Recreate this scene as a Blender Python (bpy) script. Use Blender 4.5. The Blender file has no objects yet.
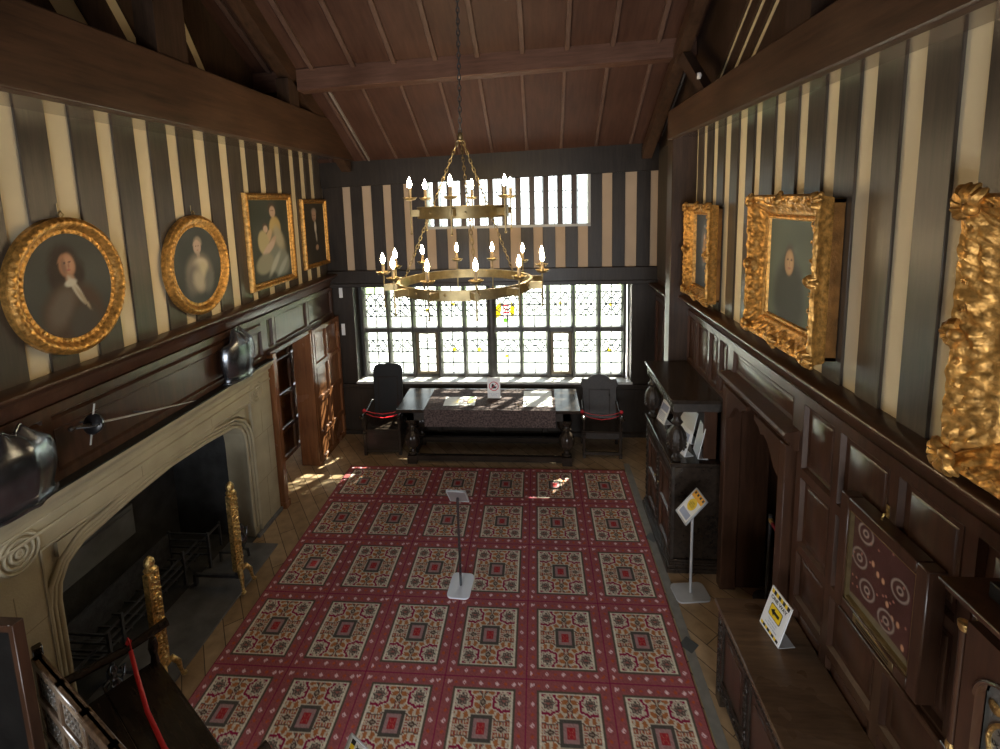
import bpy, math, random
import numpy as np
from mathutils import Matrix, Vector, noise
random.seed(7)
rng = np.random.default_rng(11)
SC = bpy.context.scene
COL = SC.collection
PI = math.pi

# ---------------------------------------------------------------- camera, world, sun, exposure
cam_d = bpy.data.cameras.new('camera'); cam = bpy.data.objects.new('camera', cam_d); COL.objects.link(cam)
cam_d.sensor_width = 36.0; cam_d.lens = 480.94*36/1000; cam_d.shift_y = -(374.5-263.58)/1000
cam_d.clip_start = 0.05; cam_d.clip_end = 400
_r = [[0.996951, 0.073701, -0.025649], [-0.015736, -0.132064, -0.991116], [-0.076433, 0.988497, -0.130502]]
cam.matrix_world = Matrix(((_r[0][0], -_r[1][0], -_r[2][0], 0), (_r[0][1], -_r[1][1], -_r[2][1], 0),
                           (_r[0][2], -_r[1][2], -_r[2][2], 3.981), (0, 0, 0, 1)))
SC.camera = cam
w = bpy.data.worlds.new('sky'); SC.world = w; w.use_nodes = True
bg = w.node_tree.nodes['Background']; bg.inputs[0].default_value = (0.94, 0.97, 1.0, 1); bg.inputs[1].default_value = 2.5
sun_d = bpy.data.lights.new('sun', 'SUN'); sun = bpy.data.objects.new('sun', sun_d); COL.objects.link(sun)
sun_d.energy = 21.0; sun_d.angle = math.radians(0.8); sun_d.color = (1.0, 0.93, 0.80)
sun.location = (6, 14, 9)
sun.rotation_euler = Vector((-0.62, -1.0, -1.22)).to_track_quat('-Z', 'Y').to_euler()
SC.view_settings.view_transform = 'Standard'; SC.view_settings.look = 'None'
SC.view_settings.gamma = 1.0; SC.view_settings.use_curve_mapping = False
SC.view_settings.exposure = 2.6
def portal(loc, rot, w_, h_):      # guides the sky light through a window opening, gives no light of its own
    l = bpy.data.lights.new('sky_portal', 'AREA'); l.shape = 'RECTANGLE'; l.size = w_; l.size_y = h_; l.cycles.is_portal = True
    o = bpy.data.objects.new('sky_portal', l); COL.objects.link(o); o.location = loc; o.rotation_euler = rot
portal((-.79, 8.35, 1.76), (-PI/2, 0, 0), 4.7, 1.75)
portal((-.46, 8.03, 3.97), (-PI/2, 0, 0), 2.6, .82)
portal((-2.2, -3.35, 1.9), (PI/2, 0, 0), 1.9, 2.1); portal((.6, -3.35, 1.9), (PI/2, 0, 0), 1.9, 2.1)
try:
    SC.cycles.max_bounces = 10; SC.cycles.diffuse_bounces = 5; SC.cycles.transparent_max_bounces = 16
    SC.cycles.sample_clamp_indirect = 6.0; SC.cycles.use_denoising = True
except Exception: pass

# ---------------------------------------------------------------- materials
def new_mat(name):
    m = bpy.data.materials.new(name); m.use_nodes = True
    return m, m.node_tree.nodes, m.node_tree.links, m.node_tree.nodes['Principled BSDF']
def ramp(N, stops):
    r = N.new('ShaderNodeValToRGB'); e = r.color_ramp.elements
    e[0].position, e[0].color = stops[0][0], (*stops[0][1], 1)
    e[1].position, e[1].color = stops[-1][0], (*stops[-1][1], 1)
    for p, c in stops[1:-1]:
        x = e.new(p); x.color = (*c, 1)
    return r
def wood(name, dark, light, rough=.35, grain=(1, 1, 14), bump=.15, coat=0.0, rvar=.12):
    m, N, L, B = new_mat(name)
    tc = N.new('ShaderNodeTexCoord'); mp = N.new('ShaderNodeMapping'); mp.inputs['Scale'].default_value = grain
    n1 = N.new('ShaderNodeTexNoise'); n1.inputs['Scale'].default_value = 3; n1.inputs['Detail'].default_value = 8; n1.inputs['Roughness'].default_value = .65
    n2 = N.new('ShaderNodeTexNoise'); n2.inputs['Scale'].default_value = 1.7; n2.inputs['Detail'].default_value = 4
    L.new(tc.outputs['Object'], mp.inputs[0]); L.new(mp.outputs[0], n1.inputs[0]); L.new(tc.outputs['Object'], n2.inputs[0])
    mx = N.new('ShaderNodeMath'); mx.operation = 'MULTIPLY_ADD'; mx.inputs[1].default_value = .6
    ml = N.new('ShaderNodeMath'); ml.operation = 'MULTIPLY'; ml.inputs[1].default_value = .4
    L.new(n2.outputs[0], ml.inputs[0]); L.new(n1.outputs[0], mx.inputs[0]); L.new(ml.outputs[0], mx.inputs[2])
    r = ramp(N, [(.32, dark), (.72, light)]); L.new(mx.outputs[0], r.inputs[0]); L.new(r.outputs[0], B.inputs['Base Color'])
    mr = N.new('ShaderNodeMapRange'); mr.inputs['To Min'].default_value = rough-rvar; mr.inputs['To Max'].default_value = rough+rvar
    L.new(n2.outputs[0], mr.inputs[0]); L.new(mr.outputs[0], B.inputs['Roughness'])
    bp = N.new('ShaderNodeBump'); bp.inputs['Strength'].default_value = bump; bp.inputs['Distance'].default_value = .01
    L.new(n1.outputs[0], bp.inputs['Height']); L.new(bp.outputs[0], B.inputs['Normal'])
    B.inputs['Specular IOR Level'].default_value = .35
    B.inputs['Coat Weight'].default_value = coat; B.inputs['Coat Roughness'].default_value = .18
    return m
def plain(name, col, rough=.5, metal=0.0, var=.12, scale=6, bump=0.0, spec=.5, bscale=None, emis=None):
    m, N, L, B = new_mat(name)
    tc = N.new('ShaderNodeTexCoord'); n = N.new('ShaderNodeTexNoise'); n.inputs['Scale'].default_value = scale; n.inputs['Detail'].default_value = 6
    L.new(tc.outputs['Object'], n.inputs[0])
    r = ramp(N, [(.3, tuple(c*(1-var) for c in col)), (.7, tuple(min(1, c*(1+var)) for c in col))])
    L.new(n.outputs[0], r.inputs[0]); L.new(r.outputs[0], B.inputs['Base Color'])
    B.inputs['Roughness'].default_value = rough; B.inputs['Metallic'].default_value = metal
    B.inputs['Specular IOR Level'].default_value = spec
    if bump:
        nb = N.new('ShaderNodeTexNoise'); nb.inputs['Scale'].default_value = bscale or scale*6; nb.inputs['Detail'].default_value = 5
        L.new(tc.outputs['Object'], nb.inputs[0])
        bp = N.new('ShaderNodeBump'); bp.inputs['Strength'].default_value = bump; bp.inputs['Distance'].default_value = .01
        L.new(nb.outputs[0], bp.inputs['Height']); L.new(bp.outputs[0], B.inputs['Normal'])
    if emis:
        B.inputs['Emission Color'].default_value = (*emis[:3], 1); B.inputs['Emission Strength'].default_value = emis[3]
    return m
def vcol(name, rough=.6, bump=0., spec=.4):
    m, N, L, B = new_mat(name)
    a = N.new('ShaderNodeAttribute'); a.attribute_name = 'paint'; L.new(a.outputs['Color'], B.inputs['Base Color'])
    B.inputs['Roughness'].default_value = rough; B.inputs['Specular IOR Level'].default_value = spec
    if bump:
        tc = N.new('ShaderNodeTexCoord'); n = N.new('ShaderNodeTexNoise'); n.inputs['Scale'].default_value = 220
        L.new(tc.outputs['Object'], n.inputs[0]); bp = N.new('ShaderNodeBump'); bp.inputs['Strength'].default_value = bump; bp.inputs['Distance'].default_value = .004
        L.new(n.outputs[0], bp.inputs['Height']); L.new(bp.outputs[0], B.inputs['Normal'])
    return m
OAK = wood('dark_oak', (.020, .013, .009), (.085, .050, .033), .36, (9, 9, .8), .12)
OAK_STUD = wood('stud_oak', (.040, .034, .028), (.105, .082, .062), .34, (11, 11, .7), .10)
OAK_BEAM = wood('beam_oak', (.028, .016, .010), (.115, .060, .034), .42, (8, .7, 8), .12)
OAK_BEAMX = wood('purlin_oak', (.034, .019, .013), (.115, .062, .042), .42, (.7, 8, 8), .14)
OAK_MATT = wood('matt_oak', (.04, .033, .027), (.10, .08, .06), .62, (11, 11, .7), .1)
OAK_DK = wood('black_oak', (.010, .007, .005), (.040, .029, .021), .42, (9, 9, .8), .1)
RED_OAK = wood('red_oak', (.075, .036, .024), (.20, .105, .072), .4, (.7, 8, 8), .1)
OAK_RIB = wood('rib_oak', (.08, .045, .033), (.19, .115, .085), .42, (9, 2, 2), .1)
PANEL = wood('panel_oak', (.026, .012, .007), (.090, .042, .024), .30, (8, 8, .8), .02, .25, .04)
SOFFIT = wood('varnished_soffit', (.05, .028, .018), (.11, .06, .04), .12, (8, 1, 8), .0, 1.0, .02)
PANEL_ORANGE = wood('waxed_oak', (.10, .038, .014), (.26, .105, .042), .26, (8, 8, .8), .05, .3, .05)
ROOFB = wood('roof_board', (.050, .022, .015), (.110, .054, .036), .48, (7, .8, .8), .12)
TABLEW = wood('table_oak', (.012, .009, .007), (.045, .031, .022), .24, (.9, 9, 9), .06, .3, .05)
CHESTW = wood('chest_oak', (.045, .026, .015), (.20, .125, .075), .3, (9, .9, 9), .1, .2)
CARVED = plain('carved_oak', (.026, .019, .014), .32, 0, .4, 30, .6, .45, 90)
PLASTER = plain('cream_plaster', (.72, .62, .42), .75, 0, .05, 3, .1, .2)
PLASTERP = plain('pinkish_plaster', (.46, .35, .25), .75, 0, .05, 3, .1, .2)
STONE = plain('fire_stone', (.37, .325, .225), .6, 0, .12, 4, .25, .3, 60)
STONE_D = plain('stone_joint', (.24, .20, .13), .7, 0, .2, 5)
SOOT = plain('soot_brick', (.05, .052, .053), .75, 0, .35, 5, .5, .3, 30)
SOOTL = plain('smoked_plaster', (.17, .185, .19), .7, 0, .3, 3, .3)
SLATE = plain('hearth_slate', (.13, .132, .135), .4, 0, .35, 5, .25, .5, 30)
IRON = plain('wrought_iron', (.09, .095, .105), .38, .45, .3, 20, .3)
STEEL = plain('polished_steel', (.20, .22, .25), .25, .95, .35, 4, .03)
STEELB = plain('bright_steel', (.62, .63, .62), .35, .4, .1, 8)
BRASS = plain('brass', (.62, .42, .16), .28, .9, .55, 45, 1.0, .5, 60)
BRASS_D = plain('aged_brass', (.30, .235, .12), .42, .85, .25, 12, .15)
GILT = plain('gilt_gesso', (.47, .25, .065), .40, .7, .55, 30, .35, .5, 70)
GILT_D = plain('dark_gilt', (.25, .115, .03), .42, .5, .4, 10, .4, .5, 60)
GLASSM, N_, L_, B_ = new_mat('window_glass')
B_.inputs['Base Color'].default_value = (1, 1, 1, 1); B_.inputs['Roughness'].default_value = .08
tr = N_.new('ShaderNodeBsdfTransparent'); tr.inputs[0].default_value = (.46, .48, .47, 1)
mxs = N_.new('ShaderNodeMixShader')
gl = N_.new('ShaderNodeBsdfGlossy'); gl.inputs['Roughness'].default_value = .06
mxs.inputs[0].default_value = .06; L_.new(tr.outputs[0], mxs.inputs[1]); L_.new(gl.outputs[0], mxs.inputs[2])
L_.new(mxs.outputs[0], N_['Material Output'].inputs[0])
LEAD = plain('lead_came', (.10, .11, .12), .45, .5, .1)
MULL = plain('mullion_oak', (.055, .050, .046), .32, 0, .3, 9, .1)
FRAMEL = plain('casement_iron', (.16, .12, .07), .4, .3, .2)
BULB, N_, L_, B_ = new_mat('glowing_bulb')
B_.inputs['Base Color'].default_value = (1, .85, .6, 1); B_.inputs['Emission Color'].default_value = (1, .74, .42, 1); B_.inputs['Emission Strength'].default_value = 26
CANDLE = plain('candle_tube', (.40, .30, .17), .5, .1, .2)
RED = plain('red_ribbon', (.62, .02, .03), .4, 0, .1)
DKRED = plain('red_rope', (.25, .015, .03), .7, 0, .3, 40, .5)
WHITE = plain('white_card', (.82, .83, .84), .4, 0, .02)
WHITEB = plain('white_base', (.80, .84, .92), .35, 0, .04)
SILVER = plain('silver_metal', (.52, .53, .54), .35, .25, .1)
GREYB = plain('grey_plate', (.32, .29, .29), .35, .5, .1)
YEL = plain('yellow_print', (.85, .60, .02), .5, 0, .03); BLK = plain('black_print', (.01, .01, .012), .5, 0, .1)
ORNG = plain('orange_print', (.85, .42, .03), .5, 0, .03); REDP = plain('red_print', (.60, .02, .05), .5, 0, .05)
BLUEG = plain('blue_grey_print', (.35, .40, .55), .5, 0, .05)
RUNNER = plain('table_runner', (.085, .06, .055), .8, 0, .7, 40, .5, .2, 90)
PAPER = plain('paper_sheet', (.80, .80, .78), .6, 0, .02)
LAWN = plain('lawn_grass', (.26, .36, .14), .9, 0, .25, 3)
GRAVEL = plain('pale_gravel', (.62, .62, .58), .9, 0, .1, 3)
LEAF = plain('leaf_green', (.12, .22, .05), .6, 0, .4, 3)
BARK = plain('tree_bark', (.10, .07, .05), .9, 0, .3, 6, .4)
PAINTM = vcol('oil_painting', .55, .2, .25); CARPET = vcol('patterned_carpet', .95, .5, .1); EMBR = vcol('embroidered_panel', .45, .3)
BLACKW = plain('ebonised_wood', (.008, .0075, .007), .5, 0, .3, 8, .1, .25)
# floor boards: diagonal limed oak
m, N, L, B = new_mat('oak_floor'); FLOORM = m
tc = N.new('ShaderNodeTexCoord'); mp = N.new('ShaderNodeMapping'); mp.inputs['Rotation'].default_value = (0, 0, math.radians(52))
br = N.new('ShaderNodeTexBrick'); br.inputs['Scale'].default_value = 1.0; br.offset = .5
br.inputs['Brick Width'].default_value = 1.1; br.inputs['Row Height'].default_value = .17; br.inputs['Mortar Size'].default_value = .004
br.inputs['Color1'].default_value = (.31, .21, .115, 1); br.inputs['Color2'].default_value = (.43, .31, .19, 1); br.inputs['Mortar'].default_value = (.07, .045, .025, 1)
n = N.new('ShaderNodeTexNoise'); n.inputs['Scale'].default_value = 9; n.inputs['Detail'].default_value = 8
mx = N.new('ShaderNodeMix'); mx.data_type = 'RGBA'; mx.blend_type = 'MULTIPLY'; mx.inputs[0].default_value = .6
r = ramp(N, [(.3, (.55, .52, .48)), (.7, (1.2, 1.15, 1.1))])
L.new(tc.outputs['Object'], mp.inputs[0]); L.new(mp.outputs[0], br.inputs[0]); L.new(tc.outputs['Object'], n.inputs[0]); L.new(n.outputs[0], r.inputs[0])
L.new(br.outputs[0], mx.inputs[6]); L.new(r.outputs[0], mx.inputs[7]); L.new(mx.outputs[2], B.inputs['Base Color']); B.inputs['Roughness'].default_value = .33

# ---------------------------------------------------------------- mesh builder
class MB:
    def __init__(s): s.v = []; s.f = []; s.mi = []; s.M = Matrix.Identity(4); s.sm = []
    def _add(s, vs, fs, mi=0, smooth=False):
        o = len(s.v); s.v += [tuple(s.M @ Vector(p)) for p in vs]
        for f in fs: s.f.append([i+o for i in f]); s.mi.append(mi); s.sm.append(smooth)
        return s
    def box(s, x0, x1, y0, y1, z0, z1, mi=0):
        if x0 > x1: x0, x1 = x1, x0
        if y0 > y1: y0, y1 = y1, y0
        if z0 > z1: z0, z1 = z1, z0
        return s._add([(x0, y0, z0), (x1, y0, z0), (x1, y1, z0), (x0, y1, z0), (x0, y0, z1), (x1, y0, z1), (x1, y1, z1), (x0, y1, z1)],
                      [(0, 3, 2, 1), (4, 5, 6, 7), (0, 1, 5, 4), (1, 2, 6, 5), (2, 3, 7, 6), (3, 0, 4, 7)], mi)
    def hexa(s, a, b, mi=0):   # two matching quads a, b (lists of 4)
        return s._add(list(a)+list(b), [(0, 1, 2, 3), (7, 6, 5, 4), (0, 4, 5, 1), (1, 5, 6, 2), (2, 6, 7, 3), (3, 7, 4, 0)], mi)
    def prism(s, pts, axis, a, b, mi=0, smooth=False):   # closed 2-D polygon extruded along an axis
        def P(p, t):
            return {'x': (t, p[0], p[1]), 'y': (p[0], t, p[1]), 'z': (p[0], p[1], t)}[axis]
        n = len(pts)
        s._add([P(p, a) for p in pts]+[P(p, b) for p in pts], [tuple(range(n))[::-1], tuple(range(n, 2*n))], mi)
        return s._add([P(p, a) for p in pts]+[P(p, b) for p in pts], [(i, (i+1) % n, n+(i+1) % n, n+i) for i in range(n)], mi, smooth)
    def tube(s, pts, r, n=8, mi=0, closed=False, flat=None):
        pts = [Vector(p) for p in pts]; m = len(pts); rs = r if isinstance(r, (list, tuple)) else [r]*m
        vs = []; up = None
        for i, p in enumerate(pts):
            a = pts[(i-1) % m] if (closed or i) else p; b = pts[(i+1) % m] if (closed or i < m-1) else p
            t = (b-a).normalized()
            if up is None: up = Vector((0, 0, 1)) if abs(t.z) < .9 else Vector((1, 0, 0))
            q = t.cross(up).normalized(); u2 = q.cross(t).normalized(); up = u2
            for k in range(n):
                A = 2*PI*k/n; fx = 1 if flat is None else flat
                vs.append(p+q*math.cos(A)*rs[i]+u2*math.sin(A)*rs[i]*fx)
        fs = []
        for i in range(m if closed else m-1):
            for k in range(n):
                j = (i+1) % m; fs.append((i*n+k, i*n+(k+1) % n, j*n+(k+1) % n, j*n+k))
        if not closed: fs += [tuple(range(n))[::-1], tuple(range((m-1)*n, m*n))]
        return s._add(vs, fs, mi, True)
    def lathe(s, prof, c=(0, 0, 0), n=20, mi=0, lobes=0, amp=0.):   # prof: (r, z)
        vs = []
        for r, z in prof:
            for k in range(n):
                A = 2*PI*k/n; rr = r*(1+amp*math.cos(lobes*A)) if lobes else r
                vs.append((c[0]+rr*math.cos(A), c[1]+rr*math.sin(A), c[2]+z))
        fs = [(i*n+k, i*n+(k+1) % n, (i+1)*n+(k+1) % n, (i+1)*n+k) for i in range(len(prof)-1) for k in range(n)]
        fs += [tuple(range(n))[::-1], tuple(range((len(prof)-1)*n, len(prof)*n))]
        return s._add(vs, fs, mi, True)
    def ball(s, c, r, n=8, mi=0):
        r = r if isinstance(r, (tuple, list)) else (r, r, r); vs = []
        for i in range(1, n):
            B = PI*i/n
            for k in range(n): A = 2*PI*k/n; vs.append((c[0]+r[0]*math.sin(B)*math.cos(A), c[1]+r[1]*math.sin(B)*math.sin(A), c[2]+r[2]*math.cos(B)))
        fs = [(i*n+k, (i+1)*n+k, (i+1)*n+(k+1) % n, i*n+(k+1) % n) for i in range(n-2) for k in range(n)]
        vs += [(c[0], c[1], c[2]+r[2]), (c[0], c[1], c[2]-r[2])]; t = len(vs)-2
        fs += [(t, k, (k+1) % n) for k in range(n)] + [(t+1, (n-2)*n+(k+1) % n, (n-2)*n+k) for k in range(n)]
        return s._add(vs, fs, mi, True)
    def panel(s, w, h, cols, rows, st=.07, d=.03, mi=0, edge=None, raised=False):
        # framed panelling: face towards -Y, x 0..w, z 0..h; cols / rows are inner division coordinates
        s.box(0, w, d*.2, d+.02, 0, h, mi)
        xs = [0]+list(cols)+[w]; zs = [0]+list(rows)+[h]; e = st if edge is None else edge
        for i, x in enumerate(xs):
            a = x if i == 0 else x-st/2; b = x+st/2 if i < len(xs)-1 else x
            if i == 0: b = x+e
            if i == len(xs)-1: a = x-e
            s.box(a, b, -d*.6, d*.5, 0, h, mi)
        for j, z in enumerate(zs):
            a = z if j == 0 else z-st/2; b = z+st/2
            if j == 0: b = z+e
            if j == len(zs)-1: a = z-e; b = z
            for i in range(len(xs)-1):
                x0 = xs[i]+(e if i == 0 else st/2); x1 = xs[i+1]-(e if i == len(xs)-2 else st/2)
                s.box(x0, x1, -d*.598, d*.5, a, b, mi)
        for i in range(len(xs)-1):
            for j in range(len(zs)-1):
                x0 = xs[i]+(e if i == 0 else st/2); x1 = xs[i+1]-(e if i == len(xs)-2 else st/2)
                z0 = zs[j]+(e if j == 0 else st/2); z1 = zs[j+1]-(e if j == len(zs)-2 else st/2)
                m = .016
                a = [(x0, z0), (x1, z0), (x1, z1), (x0, z1)]; b = [(x0+m, z0+m), (x1-m, z0+m), (x1-m, z1-m), (x0+m, z1-m)]
                for k in range(4):
                    l = (k+1) % 4
                    s._add([(a[k][0], -d*.75, a[k][1]), (a[l][0], -d*.75, a[l][1]), (b[l][0], d*.15, b[l][1]), (b[k][0], d*.15, b[k][1]),
                            (a[k][0], d*.2, a[k][1]), (a[l][0], d*.2, a[l][1])], [(0, 1, 2, 3), (4, 5, 1, 0)], mi)
                if raised:
                    q = .05; c = [(x0+q, z0+q), (x1-q, z0+q), (x1-q, z1-q), (x0+q, z1-q)]; g = .012
                    if x1-x0 > .14 and z1-z0 > .14:
                        s.hexa([(x, d*.2, z) for x, z in c], [(x+(g if x < (x0+x1)/2 else -g), -d*.1, z+(g if z < (z0+z1)/2 else -g)) for x, z in c], mi)
        return s
    def build(s, name, mats, parent=None, bevel=0., loc=None):
        me = bpy.data.meshes.new(name); me.from_pydata(s.v, [], s.f)
        for m_ in (mats if isinstance(mats, (list, tuple)) else [mats]): me.materials.append(m_)
        me.polygons.foreach_set('material_index', s.mi); me.polygons.foreach_set('use_smooth', s.sm)
        me.update()
        try: me.set_sharp_from_angle(angle=math.radians(50))
        except Exception: pass
        o = bpy.data.objects.new(name, me); COL.objects.link(o)
        if parent is not None: o.parent = parent
        if loc is not None: o.location = loc
        if bevel:
            b = o.modifiers.new('bevel', 'BEVEL'); b.width = bevel; b.segments = 1; b.limit_method = 'ANGLE'; b.angle_limit = math.radians(40)
        return o
def empty(name, loc=(0, 0, 0), rz=0, label=None, cat=None, group=None, kind=None):
    o = bpy.data.objects.new(name, None); COL.objects.link(o); o.location = loc; o.rotation_euler = (0, 0, rz); o.empty_display_size = .1
    tag(o, label, cat, group, kind); return o
def tag(o, label=None, cat=None, group=None, kind=None):
    if label: o['label'] = label
    if cat: o['category'] = cat
    if group: o['group'] = group
    if kind: o['kind'] = kind
    return o
def struct(o): o['kind'] = 'structure'; return o
def copy_tree(o, parent=None):
    c = o.copy(); COL.objects.link(c)
    if parent is not None: c.parent = parent
    for ch in list(o.children): copy_tree(ch, c)
    return c
def text_obj(body, size, mat, parent, loc, rot, name='lettering', bold=0.):
    cu = bpy.data.curves.new(name, 'FONT'); cu.body = body; cu.size = size; cu.align_x = 'CENTER'; cu.align_y = 'CENTER'; cu.offset = bold; cu.extrude = .0004
    t = bpy.data.objects.new(name, cu); COL.objects.link(t)
    me = bpy.data.meshes.new_from_object(t); bpy.data.objects.remove(t); me.materials.clear(); me.materials.append(mat)
    o = bpy.data.objects.new(name, me); COL.objects.link(o); o.parent = parent; o.location = loc; o.rotation_euler = rot
    return o
def MT(x, y, z, rz=0, rx=0): return Matrix.Translation((x, y, z)) @ Matrix.Rotation(rz, 4, 'Z') @ Matrix.Rotation(rx, 4, 'X')

XL, XR, YB = -3.5, 1.9, 7.75
XP = -3.46   # panel face on the left
YR = 2.2
def roof_z(y): return 4.66+.585*(7.75-y) if y > YR else 4.66+.585*(7.75-YR)-.585*(YR-y)

# ================================================================ STRUCTURE
b = MB(); b.box(-5.6, 4.2, -3.5, 8.02, -.15, 0); fl = struct(b.build('floor', FLOORM))
# border strips and dark lozenges let into the boards, right of the carpet
b = MB()
b.box(1.25, 1.335, 1.0, 6.9, 0, .003)
struct(b.build('trim_1', plain('grey_border', (.20, .19, .17), .5, 0, .15, 12)))
for y in (2.55, 3.92, 5.3):
    b = MB(); b.prism([(1.30-.085, y), (1.30, y-.085), (1.30+.085, y), (1.30, y+.085)], 'z', 0, .005)
    b.build('lozenge', plain('slate_lozenge', (.075, .08, .08), .4), bpy.data.objects['trim_1'])

# left wall: plaster slab above the panelling, chimney breast panelling, plain lower wall
b = MB()
b.prism([(-3.3, 2.7), (8.1, 2.7), (8.1, roof_z(8.1)+.1), (YR, roof_z(YR)+.1), (-3.3, roof_z(-3.3)+.1)], 'x', XL-.02, XL-.32, 1)
b.box(XL-.32, XL-.005, -3.3, 2.15, 0, 2.7); b.box(XL-.32, XL-.005, 2.15, 5.66, 2.06, 2.7)
b.box(XL-.30, XL-.005, 5.66, 6.72, 2.12, 2.7)
b.box(XL-.14, XL-.03, 6.72, 8.1, 0, 2.7)
wall_l = struct(b.build('wall_left', [PANEL, PLASTER]))
def lpanel(name, y0, y1, z0, z1, cols, rows, x=XP, st=.07, raised=False, mat=PANEL):
    b = MB(); b.M = MT(x, y0, z0, PI/2); b.panel(y1-y0, z1-z0, cols, rows, st, raised=raised)
    return b.build(name, mat, wall_l)
lpanel('panelling', -1.2, 5.66, 2.06, 2.62, [1.3, 4.15, 6.35], [.42])
lpanel('panelling', 5.66, 7.72, 2.12, 2.62, [.22, 1.15], [])
lpanel('panelling', -1.2, 2.17, 0, 2.06, [1.0, 2.0], [.7, 1.4])
lpanel('panelling', 6.74, 7.72, 0.0, 2.12, [.49], [.45, 1.0, 1.55], x=-3.38, mat=PANEL_ORANGE)
# cornice shelf with mouldings on the left
b = MB(); b.M = Matrix(((0, 1, 0, 0), (0, 0, 1, 0), (1, 0, 0, 0), (0, 0, 0, 1)))
def shelf(mb, x0, s, zt, y0, y1):
    prof = [(0, zt), (.17, zt), (.185, zt-.012), (.185, zt-.028), (.165, zt-.04), (.15, zt-.055), (.12, zt-.075), (.09, zt-.085), (.08, zt-.11), (.055, zt-.14), (.045, zt-.20), (.02, zt-.215), (0, zt-.215)]
    mb.prism([(x0+s*p, z) for p, z in prof], 'y', y0, y1)
b = MB(); shelf(b, -3.5, 1, 2.83, -3.3, 7.73); struct(b.build('trim_2', PANEL, bevel=.003))
# posts of the doorway beside the fireplace
b = MB(); b.box(-3.52, -3.36, 5.66, 5.75, 0, 2.12); b.box(-3.535, -3.345, 5.655, 5.765, 0, .09)
d1 = struct(b.build('door_1', PANEL_ORANGE, bevel=.006))
b = MB(); b.box(-3.66, -3.37, 6.70, 6.80, 0, 2.14); b.build('door_post', PANEL_ORANGE, d1, .006)
b = MB(); b.box(-3.56, -3.385, 5.66, 6.80, 2.09, 2.15); b.build('door_head', PANEL, d1, .006)
# passage beyond the left doorway
b = MB(); b.box(-5.6, -4.25, 8.2, 8.35, 0, .6); b.box(-5.6, -5.5, 5.3, 8.3, 0, 2.7); b.box(-5.6, -3.52, 5.35, 5.5, 0, 2.7); b.box(-5.6, -3.5, 5.3, 8.35, 2.6, 2.75)
struct(b.build('wall_passage', PANEL))
b = MB(); b.M = MT(-4.0, 6.2, 0, PI/2); b.panel(2.0, 2.6, [.5, 1.0, 1.5], [.5, 1.05, 1.6, 2.1]); b.M = Matrix.Identity(4); b.box(-4.10, -4.02, 6.2, 8.2, 0, 2.7)
b.build('panelling', PANEL_ORANGE, bpy.data.objects['wall_passage'])

# timber studs on the left wall (dark stripes between plaster)
def stud(parent, x0, x1, y0, y1, z0, z1, bev=.004):
    b = MB(); b.box(x0, x1, y0, y1, z0, z1); return b.build('timber_stud', OAK_STUD, parent, bev)
LS = [3.10, 3.31, 3.49, 3.71, 3.86, 4.08, 4.24, 4.46, 4.60, 4.83, 5.0, 5.22, 5.37, 5.61, 5.73, 5.98, 6.12, 6.38, 6.51, 6.75]
edges = [(LS[i], LS[i+1]) for i in range(0, len(LS), 2)]
edges += [(3.10-.37*k-.0, 3.31-.37*k) for k in range(1, 12)]
edges += [(6.89, 7.05), (7.20, 7.36), (7.5, 7.75)]
for a, c in edges: stud(wall_l, XL-.02, XL, a, c, 2.8, 4.7)
# right wall
b = MB()
b.prism([(-3.3, 2.7), (8.1, 2.7), (8.1, roof_z(8.1)+.1), (YR, roof_z(YR)+.1), (-3.3, roof_z(-3.3)+.1)], 'x', XR+.02, XR+.3, 1)
b.box(XR+.005, XR+.3, -3.3, 3.5, 0, 2.7); b.box(XR+.005, XR+.3, 3.5, 4.6, 2.1, 2.7); b.box(XR+.005, XR+.3, 4.6, 8.1, 0, 2.7)
wall_r = struct(b.build('wall_right', [PANEL, PLASTER]))
def rpanel(y0, y1, z0, z1, cols, rows, x=1.875, st=.07, raised=False, mat=PANEL):
    b = MB(); b.M = MT(x, y1, z0, -PI/2); b.panel(y1-y0, z1-z0, cols, rows, st, raised=raised)
    return b.build('panelling', mat, wall_r)
rpanel(-1.2, 3.42, 0, 2.58, [.44, .92, 1.37, 1.85, 2.35, 3.0, 3.8], [.55, 1.0, 1.43, 2.0], raised=True)
rpanel(3.42, 4.66, 2.20, 2.58, [], [], st=.08, raised=True)
rpanel(4.66, 6.05, 0, 2.58, [.38, .8, 1.1], [1.0, 1.93], raised=True)
rpanel(6.2, 7.72, 0, 2.42, [.5, 1.0], [1.2], x=1.9, mat=PANEL)
b = MB(); shelf(b, 1.92, -1, 2.76, -3.3, 6.0); struct(b.build('trim_3', PANEL, bevel=.003))
b = MB(); shelf(b, 1.93, -.9, 2.62, 6.2, 7.74); struct(b.build('trim_4', PANEL, bevel=.003))
RS = [2.39, 2.59, 2.73, 2.93, 3.07, 3.27, 3.41, 3.61, 3.74, 3.93, 4.08, 4.31, 4.44, 4.59, 4.77, 4.95, 5.11, 5.29, 5.43, 5.61, 5.74, 5.9]
for i in range(0, len(RS), 2): stud(wall_r, XR, XR+.02, RS[i], RS[i+1], 2.7, 4.7)
for k in range(1, 10): stud(wall_r, XR, XR+.02, 2.39-.34*k, 2.59-.34*k, 2.7, 4.7)
for a, c in ((6.2, 6.98), (7.0, 7.75)): stud(wall_r, XR, XR+.02, a, c, 2.7, 4.7).data.materials[0] = OAK_MATT
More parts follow.
